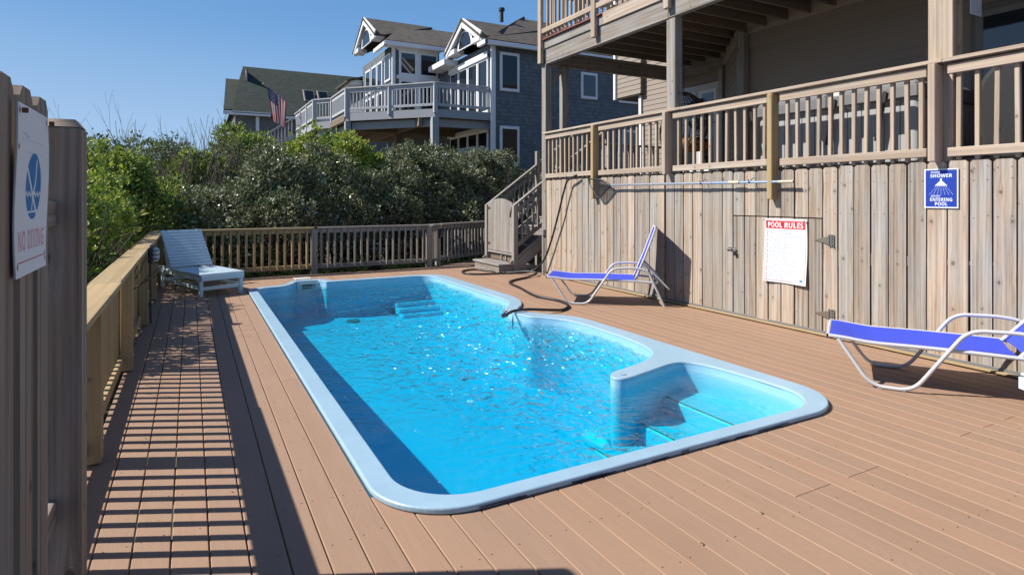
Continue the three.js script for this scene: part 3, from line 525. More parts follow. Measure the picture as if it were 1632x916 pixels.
{ // porch railing over the board wall
  const t = thing('porch_railing', 'sunlit tan baluster railing of the raised porch above the board wall', 'railing', [6.1, 1.83, -6]);
  const Y = (y) => y;
  const posts = [-9.94, -8.23, -6.47, -4.715, -2.965, -1.2, .55];
  const capJoints = [-9.90, -6.2, -2.90, 1.2];
  for (let i = 0; i < 3; i++) bar(t, 'cap_rail', [6.085, 2.745 + i * .004, capJoints[i] + .002], [6.085, 2.752 + i * .004, capJoints[i + 1]], .145, .036, railWood());
  for (let i = 0; i < posts.length - 1; i++) {
    const a = posts[i] + .09, b = posts[i + 1] - .085;
    bar(t, 'top_rail', [6.07, 2.672, a], [6.07, 2.677, b], .038, .088, railWood()); bar(t, 'bottom_rail', [6.07, 1.918, a], [6.07, 1.925, b], .038, .082, railWood());
    const n = i === 3 ? 12 : 11; for (let k = 0; k < n; k++) { const z = a + (b - a) * (k + .5) / n, R = rngOf(i * 50 + k); bar(t, 'baluster', [6.109, 1.845, z + (R() - .5) * .012], [6.109, 2.715, z + (R() - .5) * .012], .039, .038, railWood()); }
  }
  for (const z of [-8.23, -4.715]) bar(t, 'post', [6.05, 1.482, z], [6.05, 2.728, z], .135, .072, pineWood.set[z < -5 ? 2 : 5], .008);
  for (const z of [-6.47, -2.965, .55]) bar(t, 'post', [6.055, 1.835, z], [6.055, 2.728, z], .185, .062, railWood(), .006);
  // railing across the far end, with the stair opening
  bar(t, 'end_rail', [6.68, 2.60, -9.92], [9.6, 2.60, -9.92], .09, .04, greyWood.set[2]); bar(t, 'end_rail', [6.68, 1.95, -9.92], [9.6, 1.95, -9.92], .04, .08, greyWood.set[3]);
  for (let x = 7.9; x < 9.6; x += .134) bar(t, 'baluster', [x, 1.9, -9.90], [x, 2.58, -9.90], .038, .038, greyWood());
}
// ------------------------------------------------------------------ things on the porch
{ // hot tub
  const t = thing('hot_tub', 'grey hot tub with vertical side slats under a folded grey cover behind the railing', 'hot tub', [7.45, 1.862, -4.3]);
  const slat = plain(.42, .425, .43, .6), N = 23;
  for (let i = 0; i < N; i++) { part(t, 'side_slat', cbox(.02, .70, 1.86 / N - .006, .004), slat, [-.93, .36, -.93 + (i + .5) * 1.86 / N]); part(t, 'side_slat', cbox(1.86 / N - .006, .70, .02, .004), slat, [-.93 + (i + .5) * 1.86 / N, .36, .93]); part(t, 'side_slat', cbox(1.86 / N - .006, .70, .02, .004), slat, [-.93 + (i + .5) * 1.86 / N, .36, -.93]); }
  for (const [x, z] of [[-.9, -.9], [-.9, .9], [.9, .9], [.9, -.9]]) part(t, 'corner_panel', new THREE.CylinderGeometry(.075, .075, .71, 14), plain(.44, .445, .45, .45), [x, .36, z]);
  part(t, 'shell', cbox(1.8, .68, 1.8, .03), plain(.08, .08, .085, .6), [0, .35, 0]);
  const cover = plain(.24, .24, .245, .42);
  for (const z of [-.49, .49]) { const c = part(t, 'cover_half', cbox(2.0, .10, .965, .03), cover, [0, .79, z]); part(c, 'cover_skirt', cbox(2.03, .13, .98, .012), plain(.2, .2, .205, .5), [0, -.06, 0]); }
  for (const z of [-.99, .06, .62]) part(t, 'cover_strap', cbox(.012, .52, .045, .003), black, [-1.03, .50, z], [.18 * (z > 0 ? 1 : -1), 0, 0]);
  part(t, 'warning_label', cbox(.003, .07, .16, .001), plain(.75, .74, .72, .5), [-1.003, .82, .12]);
  const e = new THREE.CylinderGeometry(.075, .075, .006, 20); e.rotateZ(Math.PI / 2); e.scale(1, .45, 1); const o = part(t, 'oval_badge', e, plain(.75, .75, .75, .4), [-.95, .66, .27]); part(o, 'red_mark', cbox(.003, .014, .07, .001), plain(.45, .06, .05, .5), [-.0045, 0, 0]);
}
{ // covered grill
  const t = thing('covered_grill', 'dark fabric covered barbecue grill on the porch beside the sliding door', 'grill', [7.35, 1.862, -2.65], .2);
  const s = new THREE.Shape(); s.moveTo(-.36, 0); s.lineTo(-.40, .60); s.quadraticCurveTo(-.38, .78, -.26, .93); s.quadraticCurveTo(0, 1.04, .24, .96); s.quadraticCurveTo(.40, .86, .43, .66); s.lineTo(.38, 0); s.lineTo(-.36, 0);
  const g = new THREE.ExtrudeGeometry(s, { depth: .46, bevelEnabled: true, bevelSize: .05, bevelThickness: .06, bevelSegments: 3 }); g.rotateY(Math.PI / 2);
  part(t, 'cover', g, plain(.02, .02, .022, .75), [-.25, 0, 0]); part(t, 'tie_strap', cbox(.60, .03, .97, .01), black, [.0, .42, .0]); part(t, 'tie_strap', cbox(.60, .03, .97, .01), black, [.0, .66, .0]);
}
{ // hanging egg chair
  const t = thing('hanging_egg_chair', 'wicker hanging egg chair with orange patterned cushion in front of the porch door', 'hanging chair', [7.84, 1.862, -7.8]);
  const wick = plain(.075, .045, .028, .6), T = (pts, r) => smoothTube(pts.map((p) => V(...p)), r, 6, 40);
  const hoop = []; for (let i = 0; i <= 24; i++) { const a = i / 24 * Math.PI * 2; hoop.push([-.30 + .12 * Math.cos(a), .97 + .52 * Math.cos(a) * (Math.cos(a) > 0 ? 1 : 1), .42 * Math.sin(a) * (1 - .18 * Math.cos(a))]); }
  part(t, 'rim', T(hoop, .018), wick);
  for (let k = 1; k < 9; k++) { const f = k / 9, loop = []; for (let i = 0; i <= 18; i++) { const a = (i / 18) * Math.PI; loop.push([-.30 + .75 * f * Math.sin(a) + .12 * Math.cos(a) * (1 - f), .97 + .52 * Math.cos(a) * (1 - .02 * f), (.42 - .0 * f) * Math.sin(a) * Math.cos(f * Math.PI / 2)]); } part(t, 'rib', T(loop, .008), wick); part(t, 'rib', T(loop.map(([x, y, z]) => [x, y, -z]), .008), wick); }
  for (let k = 1; k < 8; k++) { const y = .97 + .52 * Math.cos(k / 8 * Math.PI), r = Math.sin(k / 8 * Math.PI), loop = []; for (let i = 0; i <= 14; i++) { const a = -Math.PI / 2 + i / 14 * Math.PI; loop.push([-.30 + .75 * r * Math.cos(a), y, .42 * r * Math.sin(a)]); } part(t, 'weave_band', T(loop, .007), wick); }
  const cushTex = canvasTex(256, 256, (c) => { c.fillStyle = '#7a4a22'; c.fillRect(0, 0, 256, 256); const R = rngOf(3); for (let i = 0; i < 46; i++) { const x = R() * 256, y = R() * 256; for (let r = 26; r > 4; r -= 7) { c.strokeStyle = r % 2 ? '#c98a3c' : '#3a2415'; c.lineWidth = 3; c.beginPath(); c.arc(x, y, r, 0, 7); c.stroke(); } } });
  const cu = new THREE.SphereGeometry(.40, 22, 12); cu.scale(.85, .34, 1); part(t, 'seat_cushion', cu, mat(TINT, .9, { map: cushTex }), [-.02, .58, 0]);
  const pTex = canvasTex(128, 128, (c) => { c.fillStyle = '#2b3f4d'; c.fillRect(0, 0, 128, 128); const R = rngOf(8); c.fillStyle = '#9fb3bd'; for (let i = 0; i < 60; i++) { c.beginPath(); c.arc(R() * 128, R() * 128, 3 + R() * 5, 0, 7); c.fill(); } });
  const pc = new THREE.SphereGeometry(.3, 18, 12); pc.scale(.35, .95, 1); part(t, 'back_pillow', pc, mat(TINT, .9, { map: pTex }), [.18, 1.14, 0]);
  for (let k = 0; k < 16; k++) part(t, 'chain_link', new THREE.TorusGeometry(.024, .006, 5, 10), darkMetal, [-.18, 1.52 + k * .062, 0], [0, k % 2 ? Math.PI / 2 : 0, 0]);
}
{ // white plate fixed to the near post
  const t = thing('white_notice_plate', 'blank white notice plate fixed to the thick porch post', 'sign', [6.33, 3.5, -2.80]);
  part(t, 'plate', cbox(.20, .72, .008, .003), plain(.66, .70, .76, .4), [.06, .05, 0]); part(t, 'screw', new THREE.CylinderGeometry(.006, .006, .004, 8), darkMetal, [.10, -.27, .005], [Math.PI / 2, 0, 0]);
}
// ------------------------------------------------------------------ printed signs on the board wall
{
  const tex = canvasTex(640, 920, (c, w, h) => {
    c.fillStyle = '#f0f0ee'; c.fillRect(0, 0, w, h); c.strokeStyle = '#d9404f'; c.lineWidth = 5; c.strokeRect(20, 22, w - 40, h - 44);
    c.fillStyle = '#d3202f'; c.fillRect(28, 32, w - 56, 112); c.fillStyle = '#fff'; c.font = 'bold 104px sans-serif'; c.textAlign = 'center'; c.save(); c.translate(w / 2, 126); c.scale(.87, 1); c.fillText('POOL RULES', 0, 0); c.restore();
    c.textAlign = 'left'; const R = rngOf(12), rows = [1, 1, 2, 2, 1, 2, 2, 1, 1, 1, 2, 1, 2, 1, 1, 1, 1]; let y = 178;
    for (const n of rows) { c.fillStyle = '#cf3040'; c.fillRect(40, y - 12, 17, 17); for (let k = 0; k < n; k++) { c.fillStyle = '#7d97bd'; let x = 74; const end = 250 + R() * 290; while (x < end) { const l = 10 + R() * 34; c.fillRect(x, y - 9, l, 4.2); c.fillRect(x + 2, y - 3, l - 4, 4.2); x += l + 9; } y += 24; } y += 14; }
    c.fillStyle = '#3c8fd0'; c.fillRect(w - 88, h - 74, 42, 32);
  });
  const t = thing('pool_rules_sign', 'white pool rules sign with red header on the board hatch', 'sign', [6.075, .885, -4.57], -Math.PI / 2);
  const s = sheet(.565, .745, (u, v) => .006 + .012 * Math.sin((u + .1) * 7 + v * 4) + .012 * Math.max(0, -v - .1) * 2 + .01 * Math.max(0, u - .2));
  part(t, 'printed_face', s.front, mat(TINT, .5, { map: tex })); part(t, 'backing', mergeGeometries([s.back, s.edge].map((g) => { const q = g.clone(); q.deleteAttribute('uv'); return q; })), plain(.7, .7, .7, .6));
  for (const [x, y] of [[-.265, .355], [.265, .355]]) part(t, 'screw', new THREE.CylinderGeometry(.007, .007, .01, 8), darkMetal, [x, y, .025], [Math.PI / 2, 0, 0]);
}
{
  const tex = canvasTex(560, 720, (c, w, h) => {
    c.fillStyle = '#eef0f2'; c.fillRect(0, 0, w, h); c.fillStyle = '#1c3fa8'; c.fillRect(22, 22, w - 44, h - 44); c.fillStyle = '#f4f6fa'; c.textAlign = 'center';
    const line = (s, y, px, f = 'bold', sx = 1, sk = 0) => { c.save(); c.translate(w / 2 + (sk ? -95 : 0), y); c.transform(sx, 0, sk, 1, 0, 0); c.font = `${f} ${px}px sans-serif`; c.fillText(s, 0, 0); c.restore(); };
    line('PLEASE', 78, 46, 'bold', 1, -.25); line('SHOWER', 158, 88, 'bold', 1.0); line('BEFORE', 514, 42, 'bold', 1, -.25); line('ENTERING', 594, 84, 'bold', .9); line('POOL', 674, 88, 'bold', .92);
    c.fillRect(w / 2 - 14, 176, 28, 52); c.beginPath(); c.moveTo(w / 2 - 22, 226); c.lineTo(w / 2 + 22, 226); c.lineTo(w / 2 + 105, 312); c.lineTo(w / 2 - 105, 312); c.closePath(); c.fill();
    for (let r = 0; r < 6; r++) for (let k = 0; k < 7; k++) { const x = w / 2 + (k - 3) * (30 + r * 6.5); c.fillRect(x - 4, 330 + r * 26, 8, 12); }
  });
  const t = thing('shower_sign', 'blue shower before entering pool sign on the tan board wall', 'sign', [6.078, 1.59, -2.937], -Math.PI / 2);
  const s = sheet(.282, .362, () => .004, 2); part(t, 'printed_face', s.front, mat(TINT, .4, { map: tex })); part(t, 'backing', mergeGeometries([s.back, s.edge].map((g) => { const q = g.clone(); q.deleteAttribute('uv'); return q; })), plain(.7, .7, .7, .6));
}
// ------------------------------------------------------------------ stair and gate beyond the corner post
{
  const t = thing('porch_stair', 'grey timber stair climbing to the porch behind the arched gate', 'stair', [6.4, 0, -11]);
  const rise = .187, run = .262, x0 = 5.80, zn = -10.48, zf = -11.72;
  for (let i = 1; i < 10; i++) { const x = x0 + (i - 1) * run; box(t, 'tread', x - .02, x + run + .01, rise * (i + .8) - .036, rise * (i + .8), zf + .05, zn - .05, greyWood()); box(t, 'riser', x - .005, x + .012, rise * (i - .2), rise * (i + .8) - .037, zf + .05, zn - .05, greyWood()); }
  const S = (z, n, w) => { const g = bar(t, n, [x0 - .12, .10, z], [x0 + 2.35, 1.86, z], .04, .26, w); return g; };
  S(zn, 'stringer', greyWood.set[2]); S(zf, 'stringer', greyWood.set[5]);
  for (const z of [zn, zf]) {
    bar(t, 'handrail', [x0 - .10, 1.33, z], [x0 + 2.2, 2.98, z], .09, .04, greyWood.set[3]); bar(t, 'stair_rail', [x0 - .05, 1.22, z], [x0 + 2.2, 2.84, z], .036, .085, greyWood.set[6]); bar(t, 'stair_rail', [x0 - .05, .52, z], [x0 + 2.2, 2.14, z], .036, .085, greyWood.set[0]);
    for (let x = x0 + .08; x < x0 + 2.2; x += .125) { const y = (x - x0) * .72; bar(t, 'baluster', [x, .52 + y, z + .03], [x, 1.28 + y, z + .03], .036, .036, greyWood()); }
    box(t, 'gate_post', x0 - .12, x0 - .02, -.02, 1.34, z - .05, z + .05, greyWood.set[4]);
    for (const x of [x0 + 1.2, x0 + 2.25]) box(t, 'newel_post', x - .045, x + .045, -.4, 2.2 + (x - x0) * .3, z - .045, z + .045, greyWood.set[1]);
  }
  // box step in front
  box(t, 'box_step_tread', 5.34, 5.74, .145, .182, -11.66, -10.44, greyWood.set[7]); box(t, 'box_step_riser', 5.37, 5.395, .002, .145, -11.62, -10.48, greyWood.set[6]); box(t, 'box_step_side', 5.395, 6.2, .002, .145, -10.50, -10.47, greyWood.set[2]); box(t, 'box_step_side', 5.395, 5.74, .002, .145, -11.62, -11.59, greyWood.set[2]);
  box(t, 'box_step_brace', 5.365, 5.39, .003, .14, -11.08, -11.02, greyWood.set[0]);
  box(t, 'lower_riser', 5.76, 5.78, .185, .33, -11.66, -10.54, brownWood.set[1]); box(t, 'lower_tread', 5.70, 5.86, .33, .366, -11.66, -10.53, greyWood.set[5]);
  for (const z of [-11.1, -10.9]) box(t, 'box_step_brace', 5.735, 5.765, .184, .328, z - .02, z + .02, greyWood.set[3]);
}
{
  const t = thing('arched_gate', 'grey arched board gate closing the foot of the porch stair', 'gate', [5.72, .38, -11.1]);
  const n = 8, w = 1.13 / n; for (let i = 0; i < n; i++) { const z0 = -.565 + i * w + .002, z1 = z0 + w - .004, top = (z) => 1.00 + .105 * Math.cos(z / .565 * Math.PI / 2), F = [[-.011, 0, z0], [-.011, 0, z1], [-.011, top(z1), z1], [-.011, top((z0 + z1) / 2), (z0 + z1) / 2], [-.011, top(z0), z0]].map(([a, b, c]) => [a, b - .5, c - (z0 + z1) / 2]), B = F.map(([a, b, c]) => [.011, b, c]), polys = [F, B]; for (let k = 0; k < 5; k++) { const j = (k + 1) % 5; polys.push([F[k], F[j], B[j], B[k]]); } part(t, 'gate_board', polyGeo(polys, 1), greyWood.set[i % 8], [0, .5, (z0 + z1) / 2]); }
  for (const y of [.14, .88]) part(t, 'gate_brace', cbox(.034, .085, 1.12, .004), greyWood.set[3], [.029, y, 0]);
  part(t, 'gate_bolt', cbox(.02, .22, .03, .004), plain(.12, .075, .05, .7, { metalness: .4 }), [-.02, .83, .50], [.35, 0, 0]); for (const y of [.14, .90]) part(t, 'hinge', cbox(.012, .05, .14, .003), plain(.13, .085, .06, .7, { metalness: .4 }), [-.016, y, -.53]);
}
{
  const t = thing('junction_box', 'small grey electrical box on the corner post beside the stair', 'electrical box', [6.06, .82, -9.93]); part(t, 'box', cbox(.05, .12, .085, .006), plain(.28, .29, .30, .5)); part(t, 'conduit', new THREE.CylinderGeometry(.011, .011, .76, 8), plain(.35, .36, .37, .5), [0, -.44, 0]);
}
// ------------------------------------------------------------------ furniture
const frameWhite = plain(.70, .69, .70, .32, { clearcoat: .3, clearcoatRoughness: .2 });
const slingTex = dataTex(128, 128, (u, v) => { const k = 1 + .10 * Math.sign(Math.sin(u * 402)) * .5 + .10 * Math.sign(Math.sin(v * 402)) * .5 + .06 * noise(u * 9, v * 9, 2); return [.045 * k, .085 * k, .72 * k]; });
const sling = mat(TINT, .65, { map: slingTex, side: THREE.DoubleSide });
// local axes: +x from the foot towards the head, +z to the sitter's left; the foot's near corner at the origin
function slingLounger(label, pos, turn, backDeg) {
  const t = thing('sling_lounger', label, 'sun lounger', pos, turn, 'blue sling sun loungers'), Wd = .66, r = .0155, P = (x, y, z) => V(x, y, z);
  const seatY = (x) => .375 - .035 * smooth(0, .35, x) + .012 * Math.sin(x * 2.2), pv = 1.24, bl = .80, ba = backDeg * Math.PI / 180;
  for (const z of [0, -Wd]) {
    const s = []; for (let i = 0; i <= 10; i++) s.push(P(i / 10 * pv, seatY(i / 10 * pv), z)); part(t, 'seat_rail', smoothTube([...s, P(pv + .30, .325, z)], r, 8, 30), frameWhite);
    const zz = z + (z ? -.028 : .028);
    part(t, 'leg_loop', tube(rounded([P(.07, .36, z), P(.30, .016, zz), P(.58, .016, zz), P(.92, .52, zz), P(1.24, .53, zz), P(1.40, .50, zz), P(1.62, .016, zz)], .10, 7), r, 9, 90), frameWhite);
    part(t, 'foot_pad', cbox(.03, .012, .022, .003), plain(.5, .5, .5), [.36, .006, zz]); part(t, 'foot_pad', cbox(.03, .012, .022, .003), plain(.5, .5, .5), [.52, .006, zz]);
    part(t, 'back_rail', tube([P(pv - .02, .335, z + (z ? .03 : -.03)), P(pv + Math.cos(ba) * bl * .5, .335 + Math.sin(ba) * bl * .5, z + (z ? .03 : -.03)), P(pv + Math.cos(ba) * bl, .335 + Math.sin(ba) * bl, z + (z ? .03 : -.03))], r, 8), frameWhite);
  }
  for (const [x, y] of [[.0, seatY(0)], [pv + .30, .325]]) part(t, 'cross_bar', tube([P(x, y, .0), P(x, y, -Wd)], r, 8), frameWhite);
  part(t, 'cross_bar', tube([P(pv + Math.cos(ba) * bl, .335 + Math.sin(ba) * bl, -.03), P(pv + Math.cos(ba) * bl, .335 + Math.sin(ba) * bl, -Wd + .03)], r, 8), frameWhite);
  const by = .335 + Math.sin(ba) * bl * .36, bx = pv + Math.cos(ba) * bl * .36;
  part(t, 'back_prop', tube(rounded([P(bx, by, -.05), P(pv + .46, .23, -.05), P(pv + .46, .23, -Wd + .05), P(bx, by, -Wd + .05)], .05), .0125, 8, 40), frameWhite);
  const cloth = (f, n, m, z0, z1) => { const pos = [], uv = [], idx = []; for (let i = 0; i <= n; i++) for (let j = 0; j <= m; j++) { const s = j / m, q = f(i / n, s); pos.push(q[0], q[1], lerp(z0, z1, s)); uv.push(i / n * 6, s * 4); } for (let i = 0; i < n; i++) for (let j = 0; j < m; j++) { const a = i * (m + 1) + j; idx.push(a, a + m + 1, a + 1, a + 1, a + m + 1, a + m + 2); } const g = new THREE.BufferGeometry(); g.setAttribute('position', new THREE.Float32BufferAttribute(pos, 3)); g.setAttribute('uv', new THREE.Float32BufferAttribute(uv, 2)); g.setIndex(idx); g.computeVertexNormals(); return g; };
  const both = (f, ...a) => { const u = cloth(f, ...a), d = cloth((p, s) => { const q = f(p, s); return [q[0], q[1] - .004]; }, ...a); return mergeGeometries([u, d]); };
  part(t, 'seat_sling', both((u, s) => { const x = u * pv * .985 + .004; return [x, seatY(x) + .011 - .022 * Math.sin(Math.PI * s) * smooth(0, .15, u)]; }, 24, 8, .004, -Wd - .004), sling);
  part(t, 'back_sling', both((u, s) => [pv + .02 + Math.cos(ba) * bl * u * .985 + .02 * Math.sin(Math.PI * s) - .008, .35 + Math.sin(ba) * bl * u * .985], 16, 8, -.018, -Wd + .018), sling);
  return t;
}
slingLounger('blue sling lounger with white tube frame standing by the hose, backrest raised', [4.46, 0, -7.21], -39 * Math.PI / 180, 70);
slingLounger('blue sling lounger with white tube frame standing in front of the hatch hinges', [4.62, 0, -3.07], -58 * Math.PI / 180, 52);

// slatted wooden lounger; local +x from foot to head, +z across
const paintTex = dataTex(128, 256, (u, v) => { const k = 1 + .05 * noise(u * 30, v * 6, 1) + .05 * noise(u * 6, v * 20, 2); return [.68 * k, .84 * k, .92 * k]; });
const paint = mat(TINT, .5, { map: paintTex });
function slatLounger(label, pos, turn, up, group) {
  const t = thing('slatted_lounger', label, 'sun lounger', pos, turn, group), Wd = .64, L = 1.98, sy = .335, pv = 1.18;
  for (const z of [.02, Wd - .02]) { part(t, 'side_rail', cbox(L, .085, .035, .005), paint, [L / 2, sy - .055, z]); for (const x of [.06, 1.62]) part(t, 'leg', cbox(.06, .30, .055, .005), paint, [x, .15, z]); part(t, 'stretcher', cbox(1.5, .05, .025, .004), paint, [.84, .13, z]); }
  part(t, 'foot_stretcher', cbox(.028, .055, Wd - .06, .004), paint, [.06, .12, Wd / 2]); part(t, 'foot_stretcher', cbox(.028, .055, Wd - .06, .004), paint, [1.62, .13, Wd / 2]); part(t, 'end_board', cbox(.022, .08, Wd, .004), paint, [-.012, sy - .05, Wd / 2]);
  const ns = 17; for (let i = 0; i < ns; i++) part(t, 'seat_slat', cbox(.058, .02, Wd + .03, .006), paint, [.03 + i * (pv - .03) / ns, sy + .002, Wd / 2]);
  const a = up * Math.PI / 180, n = 12, bl = .80; for (let i = 0; i < n; i++) { const d = .05 + i * (bl - .04) / n; part(t, 'back_slat', cbox(.056, .02, Wd + .02, .006), paint, [pv + Math.cos(a) * d - Math.sin(a) * .02, sy + Math.sin(a) * d + Math.cos(a) * .02, Wd / 2], [0, 0, a]); }
  for (const z of [.06, Wd - .06]) part(t, 'back_rail', cbox(bl, .05, .028, .004), paint, [pv + Math.cos(a) * bl / 2 + Math.sin(a) * .016, sy + Math.sin(a) * bl / 2 - Math.cos(a) * .016, z], [0, 0, a]);
  if (up > 5) part(t, 'back_prop', cbox(.03, .50, Wd - .2, .004), paint, [pv + .56, sy + .12, Wd / 2], [0, 0, -.35]);
  for (let i = 0; i < 7; i++) part(t, 'notched_rack', cbox(.035, .05, .03, .012), paint, [pv + .25 + i * .075, sy + .0, .02]);
  return t;
}
slatLounger('pale blue-white slatted wooden lounger in the railing corner, backrest raised', [.157 - .02, 0, -10.08], Math.PI - Math.atan2(.937, .35), 50, 'slatted wooden loungers');
slatLounger('white slatted wooden lounger whose foot end stands next to the blue sling seat', [4.84, 0, -1.86], -.5, 0, 'slatted wooden loungers');

// ------------------------------------------------------------------ pool hose
{
  const t = thing('vacuum_hose', 'black ribbed pool hose coiled on the deck and reaching over the coping', 'hose', [5, 0, -9]);
  const W = [[6.00, 1.90, -8.70], [5.99, 1.86, -8.82], [5.99, 1.80, -8.98], [5.99, 1.62, -9.09], [5.99, 1.21, -9.27], [6.0, .67, -9.55], [5.98, .28, -9.80], [5.86, .06, -10.06], [5.55, .024, -10.26], [5.25, .022, -10.36], [4.93, .022, -10.42], [4.72, .022, -10.66], [4.86, .022, -11.05], [5.14, .022, -11.15], [5.30, .022, -10.86], [5.50, .024, -10.36], [5.74, .07, -10.02], [5.82, .06, -9.78], [5.55, .024, -9.62], [5.10, .022, -9.37], [4.90, .022, -9.15], [4.76, .022, -8.52], [4.58, .022, -7.70], [4.66, .022, -7.18], [4.55, .022, -6.80], [4.32, .022, -6.60], [4.06, .05, -6.575], [3.84, .062, -6.66], [3.63, .06, -6.66], [3.50, .045, -6.60]];
  const curve = new THREE.CatmullRomCurve3(W.map(([x, y, z]) => V(x - 5, y, z + 9)), false, 'centripetal');
  const g = new THREE.TubeGeometry(curve, 1500, .0175, 8, false), p = g.attributes.position, n = g.attributes.normal;      // real ribs: the radius swells every other ring
  for (let i = 0; i < p.count; i++) { const ring = Math.floor(i / 9), k = ring % 2 ? .0022 : -.0012; p.setXYZ(i, p.getX(i) + n.getX(i) * k, p.getY(i) + n.getY(i) * k, p.getZ(i) + n.getZ(i) * k); }
  g.computeVertexNormals(); part(t, 'hose', g, plain(.025, .026, .030, .42));
  part(t, 'end_fitting', new THREE.CylinderGeometry(.027, .024, .10, 14), plain(.03, .03, .033, .4), [3.45 - 5, .038, -6.565 + 9], [Math.PI / 2 - .2, 0, .95]);
  const v = part(t, 'red_valve_wheel', new THREE.TorusGeometry(.024, .0075, 8, 18), plain(.50, .03, .05, .4), [3.455 - 5, .082, -6.56 + 9], [1.1, .3, 0]); part(v, 'spoke', cbox(.045, .008, .006, .001), plain(.45, .03, .05, .4)); part(v, 'spoke', cbox(.008, .045, .006, .001), plain(.45, .03, .05, .4)); part(v, 'stem', new THREE.CylinderGeometry(.007, .007, .04, 8), plain(.6, .55, .5, .4), [0, 0, -.018], [Math.PI / 2, 0, 0]);
}
{
  const t = thing('blue_strand', 'thin blue rope between the hose and the pool water', 'strand', [3.655, .05, -6.70]);
  part(t, 'strand_tube', smoothTube([V(0, .012, 0), V(-.015, -.02, .01), V(-.03, -.10, .012), V(-.03, -.22, .012)], .008, 7, 16), plain(.04, .16, .34, .5));  // upright blue line below the hose, drawn as a thin tube
}
// ------------------------------------------------------------------ leaf skimmer net on its pole
{
  const t = thing('skimmer_net', 'long aluminium pole with a flat black skimmer net hung along the board wall', 'pool skimmer', [6.0, 1.7, -6.3]);
  part(t, 'pole', tube([V(.0, .005, -1.42), V(.0, -.006, .70)], .018, 10), aluminium); part(t, 'pole_extension', tube([V(.0, -.006, .70), V(0, -.012, 1.70)], .0155, 10), plain(.42, .56, .78, .35, { metalness: .5 }));
  part(t, 'grip', tube([V(0, -.012, 1.70), V(0, -.013, 1.90)], .0175, 10), plain(.66, .55, .40, .6)); part(t, 'clamp_collar', tube([V(0, -.006, .98), V(0, -.007, 1.14)], .022, 12), plain(.68, .58, .42, .5));
  const F = [V(0, .0, -1.46), V(-.01, .085, -1.62), V(-.01, .118, -1.90), V(-.01, .115, -2.05), V(-.01, .02, -1.97), V(-.01, -.20, -1.78), V(-.01, -.195, -1.70), V(-.01, -.09, -1.56), V(0, -.02, -1.46)];
  part(t, 'net_frame', tube(rounded([...F, F[0]], .05, 5), .014, 8, 90), black);
  const s = new THREE.Shape(F.map((q) => new THREE.Vector2(q.z, q.y))), mg = new THREE.ShapeGeometry(s); mg.rotateY(-Math.PI / 2);
  const meshTex = canvasTex(256, 256, (c) => { c.clearRect(0, 0, 256, 256); c.strokeStyle = 'rgba(30,28,30,1)'; c.lineWidth = 4.6; for (let i = 0; i < 256; i += 8) { c.beginPath(); c.moveTo(i, 0); c.lineTo(i, 256); c.moveTo(0, i); c.lineTo(256, i); c.stroke(); } });
  meshTex.wrapS = meshTex.wrapT = THREE.RepeatWrapping; meshTex.repeat.set(3, 3);
  part(t, 'netting', mg, mat(TINT, .9, { map: meshTex, transparent: true, side: THREE.DoubleSide }), [-.012, 0, 0]);
  part(t, 'yoke', tube(rounded([V(0, .03, -1.50), V(0, .0, -1.40), V(0, -.05, -1.52)], .03), .008, 7, 20), black);
  for (const z of [1.30, .52]) part(t, 'wall_hook', tube(rounded([V(.08, .05, z), V(.03, .03, z), V(-.022, -.03, z), V(-.03, .03, z)], .02), .006, 6, 24), plain(.12, .2, .36, .5));
}
// ------------------------------------------------------------------ bulkhead lamps
function bulkhead(label, pos, turn, lens) {
  const t = thing('bulkhead_lamp', label, 'outdoor lamp', pos, turn, 'outdoor lamps on the railings'), g = new THREE.CapsuleGeometry(.045, .085, 6, 14); g.scale(1, 1, .85);
  part(t, 'base', cbox(.05, .20, .11, .012), black, [-.02, 0, 0]); part(t, 'lens', g, lens, [.028, 0, 0]);
  for (const y of [-.05, 0, .05]) part(t, 'guard_wire', tube(rounded([V(0, y, -.054), V(.07, y, -.045), V(.085, y, 0), V(.07, y, .045), V(0, y, .054)], .03), .0045, 6, 24), black);
  part(t, 'guard_wire', tube(rounded([V(0, -.105, 0), V(.078, -.085, 0), V(.09, 0, 0), V(.078, .085, 0), V(0, .105, 0)], .04), .0045, 6, 24), black); return t;
}
const b1 = bulkhead('black guarded lamp with milky lens on the pine railing post', [-.395, .83, -8.22], 0, plain(.62, .63, .66, .35)); part(b1, 'conduit', tube([V(-.02, -.10, .02), V(-.02, -.81, .0)], .011, 8), plain(.06, .06, .065, .5)); part(b1, 'finial', new THREE.SphereGeometry(.022, 12, 8), plain(.3, .3, .3, .5), [-.01, .115, 0]);
bulkhead('dark guarded lamp on the grey railing post behind the pool near the gate', [4.90, .70, -12.40], -1.2, plain(.11, .11, .12, .3));
